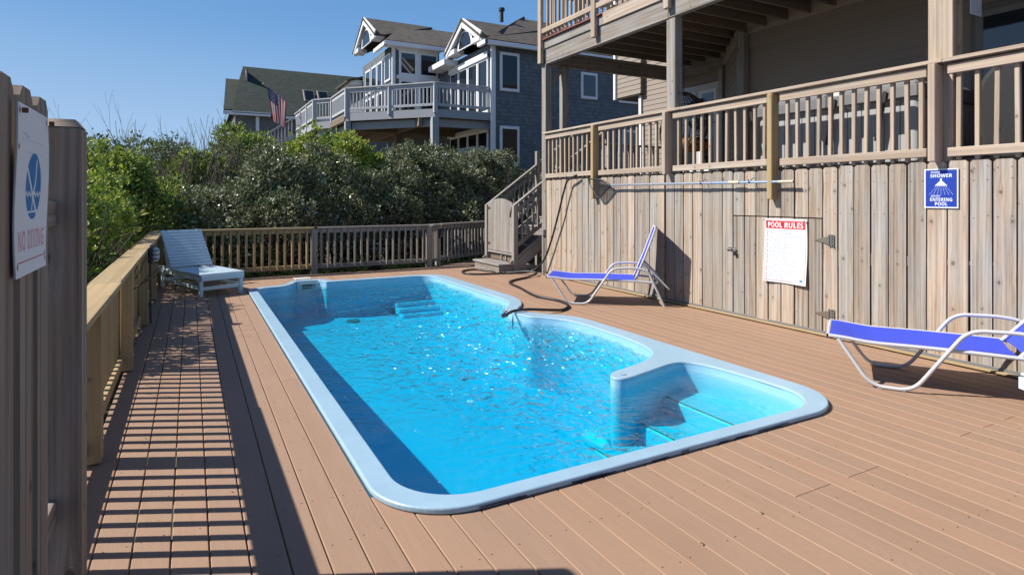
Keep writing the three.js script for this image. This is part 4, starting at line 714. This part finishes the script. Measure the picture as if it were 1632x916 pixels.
// ------------------------------------------------------------------ neighbouring houses
function lapSkin(len, h, e, lap = .012) { const pos = [], uv = [], idx = []; let k = 0; for (let y = 0; y < h - 1e-4; y += e) { const y1 = Math.min(h, y + e); for (const [yy, d] of [[y, 0], [y, lap], [y1, .002]]) { pos.push(0, yy, d, len, yy, d); uv.push(0, yy / 2, len / 2, yy / 2); } idx.push(k, k + 1, k + 3, k, k + 3, k + 2, k + 2, k + 3, k + 5, k + 2, k + 5, k + 4); k += 6; } const g = new THREE.BufferGeometry(); g.setAttribute('position', new THREE.Float32BufferAttribute(pos, 3)); g.setAttribute('uv', new THREE.Float32BufferAttribute(uv, 2)); g.setIndex(idx); const n = g.toNonIndexed(); n.computeVertexNormals(); return n; }
function shingleTex(seed, base, rows, cols, amount) { const R = rngOf(seed), tone = Array.from({ length: rows * cols }, () => 1 + (R() - .5) * amount), off = Array.from({ length: rows }, () => R()), t = dataTex(512, 512, (u, v) => { const r = Math.floor(v * rows), x = u * cols + off[r] * cols, c = Math.floor(x) % cols, fx = x - Math.floor(x), fy = v * rows - r, k = tone[r * cols + c] * (1 + .12 * noise(u * 90, v * 60, seed)) * (fx < .05 ? .55 : 1) * (fy < .07 ? .62 : 1); return base.map((b) => b * k); }); t.wrapS = t.wrapT = THREE.RepeatWrapping; return t; }
const greyShingle = mat(TINT, .85, { map: shingleTex(4, [.165, .195, .218], 14, 13, .35) });
function slab(parent, name, pts, th, m, uvScale = 2) {      // a roof plane: convex outline of world points, with thickness
  const o = parent.position, P = pts.map((p) => V(...p).sub(o)), n = P[1].clone().sub(P[0]).cross(P[2].clone().sub(P[0])).normalize(); if (n.y < 0) { P.reverse(); n.negate(); }
  const low = P.map((p) => p.clone().addScaledVector(n, -th)), pos = [], uv = [], ax = P[1].clone().sub(P[0]).setY(0).normalize(), up = n.clone().cross(ax);
  const tri = (a, b, c) => { for (const q of [a, b, c]) { pos.push(q.x, q.y, q.z); uv.push(q.dot(ax) / uvScale, q.dot(up) / uvScale); } };
  for (let i = 1; i < P.length - 1; i++) { tri(P[0], P[i], P[i + 1]); tri(low[0], low[i + 1], low[i]); }
  for (let i = 0; i < P.length; i++) { const j = (i + 1) % P.length; tri(P[i], low[i], low[j]); tri(P[i], low[j], P[j]); }
  const g = new THREE.BufferGeometry(); g.setAttribute('position', new THREE.Float32BufferAttribute(pos, 3)); g.setAttribute('uv', new THREE.Float32BufferAttribute(uv, 2)); g.computeVertexNormals(); return part(parent, name, g, m);
}
const roofTexture = (seed, base) => shingleTex(seed, base, 15, 9, .55);
const brownRoof = mat(TINT, .9, { map: roofTexture(9, [.105, .084, .066]) }), greenRoof = mat(TINT, .9, { map: roofTexture(15, [.045, .062, .045]) });
{
  const t = thing('blue_grey_house', 'blue-grey shingled beach house with white gables and wrap-round deck above the hedge', 'house', [12, 0, -24]);
  const B = (n, ...a) => box(t, n, ...a), trim = whiteTrim, deckGrey = plain(.40, .42, .45, .7), railGrey = plain(.52, .54, .575, .65);
  const skin = (name, x, z, len, y0, y1, turn, m = greyShingle) => { const g = lapSkin(len, y1 - y0, .143); g.rotateY(turn); return part(t, name, g, m, [x - 12, y0, z + 24]); };
  skin('shingle_wall', 9.8, -19.5, 12.5, -.5, 7.2, 0); skin('shingle_wall', 9.8, -33, 13.5, -.5, 7.2, -Math.PI / 2);
  skin('bay_wall', 7.7, -25, 2.1, 4.6, 8.12, 0); skin('bay_wall', 7.7, -30.2, 5.2, 4.6, 8.12, -Math.PI / 2);
  B('wall_core', 9.84, 22.2, -.5, 7.18, -33, -19.54, plain(.05, .06, .07)); B('bay_core', 7.74, 9.8, 4.6, 8.1, -30.1, -25.04, plain(.05, .06, .07));
  for (const [x, z] of [[9.77, -19.47]]) B('corner_trim', x - .05, x + .05, -.5, 7.15, z - .06, z + .05, trim);
  B('downspout', 9.60, 9.69, -.5, 7.0, -19.42, -19.34, trim); B('corner_trim', 7.62, 7.76, 4.6, 8.1, -25.02, -24.92, trim); B('corner_trim', 7.95, 8.05, 4.6, 8.1, -25.0, -24.96, greyShingle);
  // windows: frame, then pane
  const winS = (x0, x1, y0, y1, z, pane = paneDark) => { const w = box(t, 'window', x0, x1, y0, y1, z, z + .07, trim, .01), p = part(w, 'pane', cbox(x1 - x0 - .2, y1 - y0 - .22, .02, .002), pane, [0, 0, .03]); return p; };
  const winW = (z0, z1, y0, y1, x, pane = paneDark) => { const w = box(t, 'window', x - .07, x, y0, y1, z0, z1, trim, .01); part(w, 'pane', cbox(.02, y1 - y0 - .18, z1 - z0 - .16, .002), pane, [-.03, 0, 0]); return w; };
  winS(10.0, 10.82, 5.42, 6.86, -19.49); winS(10.0, 10.82, 2.70, 4.14, -19.49); winS(13.62, 14.42, 5.42, 6.48, -19.49, paneSky); const lat = winS(15.5, 16.6, 5.40, 6.48, -19.49); for (let i = -2; i <= 2; i++) { part(lat.parent, 'glazing_bar', cbox(.03, .86, .015, .002), trim, [i * .16, 0, .045]); part(lat.parent, 'glazing_bar', cbox(.9, .03, .015, .002), trim, [0, i * .16, .047]); } winS(15.7, 16.6, 3.3, 4.3, -19.49, paneSky);
  for (let i = 0; i < 4; i++) { winW(-20.78 - i * .92, -19.9 - i * .92, 4.66, 6.72, 9.79, i % 2 ? paneSky : paneDark); winW(-20.78 - i * .92, -19.9 - i * .92, 2.0, 4.02, 9.79); }
  B('door_head', 9.66, 9.72, 6.70, 6.92, -23.6, -19.85, trim); B('door_head', 9.66, 9.72, 4.0, 4.16, -23.7, -19.85, trim);
  for (let i = 0; i < 3; i++) winW(-27.2 - i * 1.0, -26.25 - i * 1.0, 2.0, 3.9, 9.79);
  winS(7.92, 8.74, 6.78, 7.86, -24.98, paneSky); winS(8.82, 9.72, 6.78, 7.86, -24.98); winS(7.92, 8.74, 4.75, 6.62, -24.98); winS(8.82, 9.72, 4.75, 6.62, -24.98);
  B('window_band', 7.82, 9.78, 6.62, 6.78, -24.99, -24.9, trim); B('window_band', 7.82, 9.78, 7.86, 8.1, -24.99, -24.9, trim); B('glazing_bar', 8.73, 8.83, 4.7, 7.9, -24.99, -24.885, trim);
  for (const [a, b, y0, y1] of [[-26.1, -25.3, 6.6, 7.8], [-26.1, -25.3, 4.8, 6.4], [-27.3, -26.5, 6.5, 7.7], [-28.3, -27.4, 6.5, 7.7], [-29.4, -28.5, 6.5, 7.7], [-27.3, -26.5, 4.8, 6.3], [-28.3, -27.4, 4.8, 6.3], [-29.4, -28.5, 4.8, 6.3]]) winW(a, b, y0, y1, 7.69, paneSky);
  // gables facing the sea, with arched windows
  const gable = (x, zc, half, y0, apex, over) => {
    const s = V(x - 12, 0, 24); const tri = polyGeo([[[x - 12, y0 - .05, zc - half + 24], [x - 12, y0 - .05, zc + half + 24], [x - 12, apex - .06, zc + 24]]], 1, false); part(t, 'gable_wall', tri, greyShingle);
    for (const d of [-1, 1]) bar(t, 'rake_board', [x - over, y0 - .05, zc + d * (half + .12)], [x - over, apex - .10, zc + d * .02], .06, .34, trim);
    for (const d of [-1, 1]) slab(t, 'gable_roof', [[x - over - .06, apex + .06, zc], [x + 3.3, apex + .06, zc], [x + .25, y0 - .05, zc + d * (half + .22)], [x - over - .06, y0 - .05, zc + d * (half + .22)]], .09, brownRoof);
    for (const d of [-1, 1]) slab(t, 'soffit', [[x - over, apex - .1, zc], [x, apex - .1, zc], [x, y0 - .2, zc + d * (half + .16)], [x - over, y0 - .2, zc + d * (half + .16)]], .03, trim);
    for (const d of [-1, 1]) box(t, 'eave_return', x - over, x + .3, y0 - .20, y0 + .02, zc + d * (half - .3) - .35, zc + d * (half - .3) + .42, trim, .02);
    const a = new THREE.Shape(); a.absarc(0, 0, half * .46, 0, Math.PI); const ag = new THREE.ExtrudeGeometry(a, { depth: .05, bevelEnabled: false, curveSegments: 14 }); ag.rotateY(-Math.PI / 2); const w = part(t, 'arched_window', ag, trim, [x - 12 - .0, y0 - .12, zc + 24]); const p = new THREE.Shape(); p.absarc(0, .05, half * .36, 0, Math.PI); const pg = new THREE.ExtrudeGeometry(p, { depth: .02, bevelEnabled: false, curveSegments: 14 }); pg.rotateY(-Math.PI / 2); part(w, 'pane', pg, paneDark, [-.045, 0, 0]);
  };
  gable(9.42, -21.2, 1.55, 7.42, 8.36, .16); gable(7.42, -28.3, 1.85, 8.86, 10.0, .16);
  slab(t, 'main_roof', [[9.3, 7.18, -19.1], [23, 7.18, -19.1], [23, 9.45, -23.1], [12.9, 9.45, -23.1]], .12, brownRoof); slab(t, 'main_roof', [[9.3, 7.18, -22.75], [9.3, 7.18, -24.6], [12.9, 9.45, -24.6], [12.9, 9.45, -22.75]], .12, brownRoof); slab(t, 'main_roof', [[10.2, 7.75, -19.9], [12.9, 9.45, -23.1], [12.9, 9.45, -29], [10.2, 7.75, -29]], .12, brownRoof); B('eave_trim', 9.12, 9.75, 6.94, 7.16, -24.55, -22.72, trim);
  slab(t, 'bay_roof', [[7.25, 8.16, -24.6], [12.5, 8.16, -24.6], [12.5, 9.95, -28.3], [9.1, 9.95, -28.3]], .12, brownRoof); slab(t, 'bay_roof', [[7.25, 8.16, -24.6], [8.2, 9.06, -26.45], [7.25, 8.16, -26.4]], .12, brownRoof);
  B('eave_trim', 9.25, 23, 6.98, 7.13, -19.2, -19.06, trim); B('eave_trim', 9.2, 9.32, 6.98, 7.13, -19.7, -19.06, trim); B('eave_trim', 7.2, 12, 7.95, 8.12, -24.72, -24.56, trim); B('eave_trim', 7.2, 7.32, 7.95, 8.12, -26.4, -24.6, trim); B('eave_soffit', 7.3, 9.8, 7.93, 7.97, -25.0, -24.6, trim);
  B('side_bay_trim', 7.1, 7.9, 7.2, 7.45, -32.5, -30.3, trim); B('side_bay', 7.7, 9.8, 4.6, 7.25, -33, -30.3, greyShingle); slab(t, 'low_roof', [[6.9, 7.4, -33], [6.9, 7.4, -30.2], [9.8, 8.3, -30.2], [9.8, 8.3, -33]], .1, brownRoof);
  const vent = part(t, 'vent_pipe', new THREE.CylinderGeometry(.08, .08, .5, 10), black, [11.4 - 12, 9.05, -22.0 + 24]); part(vent, 'vent_cap', new THREE.CylinderGeometry(.13, .13, .12, 10), black, [0, .26, 0]);
  // wrap-round deck
  const plan = [[9.8, -19.5], [7.5, -19.5], [5.05, -22.15], [5.05, -24.7], [4.47, -25.4], [4.47, -30.2], [9.8, -30.2]];
  const ds = new THREE.Shape(plan.map(([x, z]) => new THREE.Vector2(x - 12, -(z + 24)))), dg = new THREE.ExtrudeGeometry(ds, { depth: .05, bevelEnabled: false }); dg.rotateX(-Math.PI / 2); part(t, 'deck_floor', dg, plain(.17, .15, .125, .8), [0, 4.55, 0]);
  for (let i = 0; i < 5; i++) {
    const [ax, az] = plan[i], [bx, bz] = plan[i + 1], d = V(bx - ax, 0, bz - az), L = d.length(); d.normalize();
    bar(t, 'fascia', [ax, 4.44, az], [bx, 4.44, bz], .05, .28, deckGrey); if (i < 4) bar(t, 'deck_beam', [ax + d.z * -.25, 4.14, az + d.x * .25], [bx + d.z * -.25, 4.14, bz + d.x * .25], .10, .28, deckGrey);
    bar(t, 'deck_rail', [ax, 5.50, az], [bx, 5.50, bz], .15, .05, railGrey); bar(t, 'deck_rail', [ax, 5.39, az], [bx, 5.39, bz], .05, .12, railGrey); bar(t, 'deck_rail', [ax, 4.74, az], [bx, 4.74, bz], .05, .09, railGrey);
    const n = Math.round(L / .15); for (let k = 1; k < n; k++) { const x = ax + d.x * L * k / n, z = az + d.z * L * k / n; bar(t, 'deck_baluster', [x, 4.7, z], [x, 5.4, z], .045, .045, railGrey); }
    const m = Math.max(1, Math.round(L / 1.9)); for (let k = 0; k < m; k++) { const x = ax + d.x * L * k / m, z = az + d.z * L * k / m; if (i || k) bar(t, 'rail_post', [x, 4.45, z], [x, 5.52, z], .13, .13, railGrey); }
  }
  for (const [x, z, w] of [[7.5, -19.56, .24], [5.1, -22.2, .2], [5.1, -24.7, .2], [4.55, -27.5, .2], [7.2, -22.8, .24], [8.4, -26, .22]]) B('deck_post', x - w / 2, x + w / 2, -.5, 4.3, z - w / 2, z + w / 2, x === 7.2 ? brownWood.set[0] : deckGrey);
  for (let i = 0; i < 16; i++) bar(t, 'deck_joist', [5.0 + i * .3, 4.42, i < 8 ? -22.2 + i * .3 : -19.7], [5.0 + i * .3, 4.42, -30], .045, .22, brownWood());
  bar(t, 'girder', [7.1, 4.16, -19.9], [7.3, 4.16, -29.8], .12, .3, brownWood.set[2]); bar(t, 'girder', [5.4, 4.15, -22.6], [9.7, 4.15, -22.9], .12, .3, brownWood.set[4]);
  // stair rail running down towards the dune
  bar(t, 'dune_stair_rail', [4.4, 5.35, -30.2], [1.9, 3.6, -30.4], .12, .06, railGrey); bar(t, 'dune_stair_rail', [4.4, 4.5, -30.2], [1.9, 2.75, -30.4], .05, .2, railGrey); for (let i = 0; i < 16; i++) { const x = 4.3 - i * .155, y = (4.4 - x) * .7; bar(t, 'deck_baluster', [x, 4.5 - y, -30.25], [x, 5.35 - y, -30.25], .045, .045, railGrey); }
  const chair = [8.9, 2.4, -20.4]; bar(t, 'deck_chair_arm', [8.6, 2.6, -20.3], [9.1, 3.1, -20.3], .04, .10, plain(.30, .12, .06));
}
{
  const t = thing('green_roofed_house', 'grey house with a steep dark green shingle roof behind the flag', 'house', [7, 0, -43]);
  const wall = mat(TINT, .85, { map: shingleTex(21, [.20, .205, .20], 12, 12, .25) });
  slab(t, 'roof', [[2.2, 6.65, -39.6], [14, 6.65, -39.6], [14, 10.3, -43.8], [3.1, 10.3, -43.8]], .16, greenRoof); slab(t, 'roof', [[3.1, 10.3, -43.8], [14, 10.3, -43.8], [14, 6.65, -48], [2.2, 6.65, -48]], .16, greenRoof);
  slab(t, 'wing_roof', [[1.75, 6.85, -39.9], [3.2, 6.85, -39.9], [3.2, 9.35, -43.6], [2.05, 9.35, -43.6]], .16, greenRoof);
  part(t, 'wall', (() => { const g = lapSkin(11.4, 7.0, .2); return g; })(), wall, [2.4 - 7, -.5, -40 + 43]); { const g = lapSkin(7.6, 7.0, .2); g.rotateY(-Math.PI / 2); part(t, 'wall', g, wall, [2.4 - 7, -.5, -47.6 + 43]); }
  box(t, 'wall_core', 2.45, 13.8, -.5, 6.6, -47.6, -40.05, plain(.1, .1, .1)); box(t, 'gable_fill', 3.2, 3.3, 6.5, 9.9, -45.2, -42.4, wall);
  box(t, 'eave_board', 1.7, 4.4, 6.5, 6.72, -39.75, -39.62, whiteTrim); box(t, 'eave_board', 4.5, 14, 6.42, 6.6, -39.7, -39.58, whiteTrim); box(t, 'corner_board', 3.55, 3.75, -.5, 6.5, -39.97, -39.9, whiteTrim); box(t, 'corner_board', 5.9, 6.08, -.5, 6.4, -39.97, -39.9, whiteTrim);
  for (const x of [6.95, 7.85]) { const w = part(t, 'skylight', cbox(.72, .10, 1.15, .02), plain(.30, .26, .22, .6), [x - 7, 8.24, -41.3 + 43], [-Math.PI / 2 + .86 + Math.PI / 2, 0, 0]); part(w, 'pane', cbox(.54, .02, .95, .004), paneDark, [0, .055, 0]); }
}
{ // flag on a slanting staff
  const t = thing('flag', 'red white and blue striped flag hanging from a slanting staff on the deck', 'flag', [4.5, 5.6, -29.4]);
  part(t, 'staff', tube([V(.1, -.15, 0), V(-1.55, 1.05, .1)], .025, 8), plain(.45, .40, .33, .6)); part(t, 'finial', new THREE.SphereGeometry(.05, 10, 8), plain(.4, .3, .1, .4), [-1.57, 1.07, .1]);
  const tex = canvasTex(260, 494, (c, w, h) => { for (let i = 0; i < 13; i++) { c.fillStyle = i % 2 ? '#e8e6e4' : '#b3293a'; c.fillRect(i * w / 13, 0, w / 13 + 1, h); } c.fillStyle = '#2a3563'; c.fillRect(0, 0, w * 7 / 13, h * .4); c.fillStyle = '#e8e8ee'; for (let r = 0; r < 9; r++) for (let k = 0; k < (r % 2 ? 5 : 6); k++) { const x = 14 + k * 24 + (r % 2 ? 12 : 0), y = 12 + r * 21; c.beginPath(); for (let q = 0; q < 10; q++) { const a = q / 10 * Math.PI * 2 - Math.PI / 2, rr = q % 2 ? 3 : 7; c.lineTo(x + rr * Math.cos(a), y + rr * Math.sin(a)); } c.fill(); } });
  const g = new THREE.PlaneGeometry(1, 1, 16, 24), p = g.attributes.position; for (let i = 0; i < p.count; i++) { const u = p.getX(i) + .5, v = .5 - p.getY(i), top = V(-1.42 + u * .85, .96 - u * .62, .1), drop = 1.55 - .35 * u; p.setXYZ(i, top.x + .30 * v * (.5 - u) + .10 * v, top.y - v * drop, top.z + .10 * Math.sin(u * 11 + v * 2) * (.3 + v)); } g.computeVertexNormals();
  part(t, 'cloth', g, mat(TINT, .9, { map: tex, side: THREE.DoubleSide, transmission: .3, thickness: 0 }));
}
// ------------------------------------------------------------------ shrubs
const leafMat = (rough, coat) => new THREE.MeshPhysicalMaterial({ vertexColors: true, roughness: rough, transmission: .36, thickness: 0, side: THREE.DoubleSide, clearcoat: coat, clearcoatRoughness: .28 });
const softLeaf = leafMat(.85, .35), waxyLeaf = leafMat(.8, .6);
const twigMat = plain(.12, .085, .065, .9), greyTwig = plain(.17, .14, .12, .9);
function leafCloud(R, blobs, count, len, wid, palette, keep, gapScale = 1.5) {
  const pos = new Float32Array(count * 18), nor = new Float32Array(count * 18), col = new Float32Array(count * 18); let n = 0;
  const weight = blobs.map((b) => b[3] * b[4] + b[4] * b[5] + b[3] * b[5]), total = weight.reduce((a, b) => a + b), q = V(0, 0, 0), d = V(0, 0, 0), a = V(0, 0, 0), b = V(0, 0, 0), c = V(0, 0, 0), s = V(0, 0, 0), nn = V(0, 0, 0);
  for (let guard = 0; n < count && guard < count * 8; guard++) {
    let w = R() * total, k = 0; while (k < blobs.length - 1 && w > weight[k]) { w -= weight[k]; k++; }
    const [cx, cy, cz, rx, ry, rz] = blobs[k]; d.set(R() * 2 - 1, R() * 2 - 1, R() * 2 - 1); const l = d.length(); if (l > 1 || l < .05) continue; d.divideScalar(l); if (d.y < -.35 && R() < .7) continue; if (d.z < -.3 && R() < .55) continue;
    const lump = 1 + .40 * noise(d.x * 2.3 + cx, d.y * 2.3 + cy, d.z * 2.3 + cz) + .20 * noise(d.x * 6 + cx, d.y * 6, d.z * 6 + cz), r = lump * (1 - .34 * R() * R() - (R() < .12 ? .3 * R() : 0));
    q.set(cx + d.x * rx * r, cy + d.y * ry * r, cz + d.z * rz * r); if (q.y < -.42 || !keep(q)) continue;
    if (noise(q.x * gapScale, q.y * gapScale * 1.2, q.z * gapScale + 3) + .55 * noise(q.x * 4.2, q.y * 4.2, q.z * 4.2) < -.16 && R() < .92) continue;
    const sz = .55 + .85 * R() * R() + .15 * R(), L = len * sz * 1.1, W = wid * (sz * .8 + .25 * R() + .1);
    a.set(R() * 2 - 1, R() * 1.6 - .5, R() * 2 - 1).addScaledVector(d, .8).normalize(); s.set(R() * 2 - 1, R() * 2 - 1, R() * 2 - 1).addScaledVector(d, .4).setY(s.y + .35).cross(a).normalize(); nn.crossVectors(a, s).normalize();
    const fold = .28, P0 = q, tip = b.copy(q).addScaledVector(a, L).addScaledVector(nn, -.12 * L).clone(), le = c.copy(q).addScaledVector(a, L * .45).addScaledVector(s, W).addScaledVector(nn, fold * W).clone(), ri = c.copy(q).addScaledVector(a, L * .45).addScaledVector(s, -W).addScaledVector(nn, fold * W).clone();
    const tris = [[P0, le, tip], [P0, tip, ri]], tone = palette[Math.floor(R() * palette.length)], k2 = .88 + .46 * R();
    tris.forEach((t, ti) => { const e1 = t[1].clone().sub(t[0]), e2 = t[2].clone().sub(t[0]), m = e1.cross(e2).normalize(); t.forEach((v, vi) => { const o = n * 18 + ti * 9 + vi * 3; pos.set([v.x, v.y, v.z], o); nor.set([m.x, m.y, m.z], o); col.set([tone[0] * k2, tone[1] * k2, tone[2] * k2], o); }); });
    n++;
  }
  const g = new THREE.BufferGeometry(); g.setAttribute('position', new THREE.BufferAttribute(pos.subarray(0, n * 18), 3)); g.setAttribute('normal', new THREE.BufferAttribute(nor.subarray(0, n * 18), 3)); g.setAttribute('color', new THREE.BufferAttribute(col.subarray(0, n * 18), 3)); return g;
}
function branches(R, roots, depth, len, rad, spread = .55, up = .35) {      // forked twigs as one woody part
  const geos = [];
  const grow = (p, d, l, r, k) => {
    const mid = p.clone().addScaledVector(d, l * .5).add(V(R() - .5, R() - .5, R() - .5).multiplyScalar(l * .14)), e = p.clone().addScaledVector(d, l).add(V(R() - .5, R() - .5, R() - .5).multiplyScalar(l * .16));
    const g = new THREE.TubeGeometry(new THREE.QuadraticBezierCurve3(p, mid, e), 3, r, 4, false); geos.push(g);
    if (k > 0) { const n = 2 + (R() < .5 ? 1 : 0); for (let i = 0; i < n; i++) grow(i ? p.clone().lerp(e, .45 + .55 * R()) : e, d.clone().add(V(R() * 2 - 1, R() * 2 - 1 + up, R() * 2 - 1).multiplyScalar(spread)).normalize(), l * (.6 + .3 * R()), r * .62, k - 1); }
  };
  for (const [x, y, z, dx, dz] of roots) grow(V(x, y, z), V(dx, 1, dz).normalize(), len * (.8 + .4 * R()), rad, depth);
  return mergeGeometries(geos);
}
function shrub(name, label, category, group, seed, base, blobs, o) {
  const t = thing(name, label, category, base, 0, group), R = rngOf(seed), local = blobs.map(([x, y, z, ...r]) => [x - base[0], y - base[1], z - base[2], ...r]);
  for (const [x, y, z, rx, ry, rz] of [...local]) for (let i = 0; i < (o.knobs ?? 7); i++) { const a = R() * Math.PI * 2, h = R() * .95, q = Math.sqrt(1 - h * h), k = .22 + .3 * R(); local.push([x + Math.cos(a) * q * rx * .92, y + h * ry * .92, z + Math.sin(a) * q * rz * .92, rx * k, ry * k * (.8 + .5 * R()), rz * k]); }
  const keep = o.keep ? (q) => o.keep(q.x + base[0], q.y + base[1], q.z + base[2]) : () => true;
  part(t, 'foliage', leafCloud(R, local, o.leaves, o.len, o.wid, o.palette, keep, o.gap), o.mat ?? softLeaf);
  o.stemLen ??= .6; const roots = []; for (const [x, y, z, rx, , rz] of local) for (let i = 0; i < (o.stems ?? 3); i++) roots.push([x + (R() - .5) * rx * .8, -.45 - base[1] * 0, z + (R() - .5) * rz * .8, (R() - .5) * .9, (R() - .5) * .9]);
  part(t, 'stems', branches(R, roots, 3, o.stemLen ?? .8, o.stemRad ?? .018), o.twig ?? twigMat); return t;
}
const BRIGHT = [[.33, .40, .035], [.25, .34, .03], [.40, .43, .05], [.16, .25, .026], [.09, .17, .02], [.30, .34, .05]], DEEP = [[.075, .135, .02], [.11, .18, .028], [.05, .095, .016], [.15, .20, .04]], SILVER = [[.22, .235, .11], [.14, .165, .06], [.44, .44, .31], [.09, .12, .04], [.17, .185, .085], [.06, .085, .03], [.12, .15, .05]], OLIVE = [[.15, .18, .07], [.095, .125, .045], [.20, .215, .11], [.06, .088, .036]];
const offDeck = (x, y, z) => (x < -.70 || z < -12.42) && !(z < -12 && z > -12.5 && x > -.7) && !(x > 4.4 && z > -12.5 - (x - 4.5) * .58 - .1) && !(x > 5.6 && z > -13.0);
const G1 = 'shrubs growing outside the railings';
shrub('privet_shrub', 'bright green leafy shrub leaning over the pine railing next to the picket fence', 'shrub', G1, 101, [-1.9, 0, -9.5], [[-2.0, .35, -8.3, 1.15, 1.1, 2.0], [-2.1, .65, -10.8, 1.25, 1.3, 1.8]], { leaves: 30000, len: .10, wid: .025, palette: BRIGHT, keep: offDeck, stems: 5 });
shrub('privet_shrub', 'bright green leafy shrub behind the railing corner and the slatted lounger', 'shrub', G1, 102, [-1.1, 0, -14], [[-1.9, .85, -13.2, 1.3, 1.4, 1.5], [-.9, .6, -14.2, 1.2, 1.2, 1.1]], { leaves: 24000, len: .105, wid: .026, palette: [...BRIGHT, ...DEEP], keep: offDeck, stems: 5 });
shrub('dune_shrub', 'dark waxy shrub on the skyline left of the green roofed house', 'shrub', G1, 103, [-3, 0, -19], [[-4.6, 1.35, -19.5, 2.4, 1.9, 1.6], [-1.6, 1.25, -19.5, 2.0, 1.7, 1.5]], { leaves: 22000, len: .11, wid: .028, palette: [...SILVER, ...DEEP], mat: waxyLeaf, stems: 6, stemLen: 1.0 });
shrub('green_shrub', 'tall rounded green shrub with bare stems in front of the green roofed house', 'shrub', G1, 104, [.9, 0, -17], [[.5, .85, -17, 1.4, 1.5, 1.3], [1.35, 1.5, -17.4, 1.15, 1.6, 1.1]], { leaves: 26000, len: .12, wid: .030, palette: [...BRIGHT, ...DEEP], stems: 9, stemLen: 1.2, twig: greyTwig });
shrub('silvery_shrub', 'silvery leaved shrub behind the middle of the back railing', 'shrub', G1, 105, [2.2, 0, -14.2], [[1.2, .55, -13.9, 1.1, 1.35, 1.0], [2.5, .85, -14.4, 1.4, 1.55, 1.1]], { leaves: 32000, len: .088, wid: .027, palette: SILVER, mat: waxyLeaf, keep: offDeck, stems: 5 });
shrub('privet_shrub', 'bright green shrub crown rising below the neighbouring deck corner post', 'shrub', G1, 106, [3.5, 0, -15.4], [[3.4, 1.45, -15.6, 1.2, 1.5, .95], [4.2, 1.0, -15.2, .8, 1.1, .8]], { leaves: 24000, len: .11, wid: .030, palette: BRIGHT, keep: offDeck, stems: 5 });
shrub('silvery_shrub', 'dark olive shrub behind the right end of the back railing', 'shrub', G1, 107, [4.9, 0, -14.6], [[4.0, .75, -14.2, 1.1, 1.4, 1.0], [5.2, 1.2, -15.2, 1.35, 1.55, 1.1]], { leaves: 30000, len: .09, wid: .027, palette: [...OLIVE, ...SILVER], mat: waxyLeaf, keep: offDeck, stems: 5 });
shrub('silvery_shrub', 'silvery shrub behind the arched gate below the shingled wall', 'shrub', G1, 108, [7, 0, -15.6], [[6.6, 1.1, -15.9, 1.35, 1.5, 1.1], [7.9, .95, -16.2, 1.3, 1.5, 1.1], [6.0, .4, -14.3, .9, 1.0, .7]], { leaves: 34000, len: .092, wid: .028, palette: SILVER, mat: waxyLeaf, keep: offDeck, stems: 5 });
shrub('silvery_shrub', 'low silvery shrub under the stair handrail by the corner post', 'shrub', G1, 109, [9.2, 0, -15.8], [[9.3, .7, -15.9, 1.3, 1.35, 1.1], [10.8, .6, -16.0, 1.2, 1.25, 1.0]], { leaves: 16000, len: .085, wid: .024, palette: [...SILVER, ...OLIVE], mat: waxyLeaf, keep: offDeck, stems: 4 });
shrub('hedge_row', 'dark continuous hedge row at the back in front of the neighbouring house', 'hedge', undefined, 110, [5, 0, -18], [[-.8, .9, -18.2, 2.6, 1.5, 1.0], [3.2, .9, -17.6, 2.4, 1.7, .9], [6.6, .95, -17.6, 2.4, 1.6, .9], [10.2, .8, -17.8, 2.6, 1.4, .9]], { leaves: 30000, len: .11, wid: .03, palette: [...DEEP, ...OLIVE], stems: 5 });
{ // low green plants showing under the back railing
  const R = rngOf(55), t = structure('ground_cover', new THREE.Group()); t.userData.kind = 'stuff'; const blobs = []; for (let i = 0; i < 26; i++) blobs.push([-.3 + i * .24, -.25, -12.75 - R() * .5, .2 + .15 * R(), .25 + .28 * R(), .22]); for (let i = 0; i < 16; i++) blobs.push([-.86, -.25, -5 - i * .45, .14, .22 + .2 * R(), .3]);
  const g = leafCloud(R, blobs, 9000, .065, .018, [...BRIGHT, ...DEEP], () => true); const m = part(t, 'leaves', g, softLeaf); m.userData.kind = 'stuff';
}
function bareShrub(label, seed, pos, roots, depth, len, rad) { const t = thing('bare_shrub', label, 'shrub', pos, 0, 'leafless brushwood in the hedge'), R = rngOf(seed), rs = []; for (let i = 0; i < roots; i++) rs.push([(R() - .5) * 1.7, -.4, (R() - .5) * .9, (R() - .5) * .5, (R() - .5) * .4]); part(t, 'twigs', branches(R, rs, depth, len, rad, .42, .55), greyTwig); }
bareShrub('leafless twiggy shrub on the skyline above the bright green shrub', 201, [-2.3, 0, -18.2], 8, 4, 1.25, .014);
bareShrub('leafless twiggy shrub on the skyline left of the grey house wall', 202, [-.4, 0, -18.0], 10, 4, 1.25, .014);
bareShrub('leafless grey brushwood between the green and silvery shrubs', 203, [.45, 0, -15.2], 12, 4, .8, .014);
bareShrub('reddish bare twigs poking up under the neighbouring deck', 204, [4.3, 0, -17.4], 12, 4, 1.1, .013);
bareShrub('bare brown stems inside the silvery hedge below the lower window', 205, [7.6, 0, -14.9], 8, 4, .75, .012);
bareShrub('thin bare twigs rising behind the square fence post', 206, [-3.6, 0, -16.5], 5, 4, 1.15, .012);
renderer.render(scene, camera);
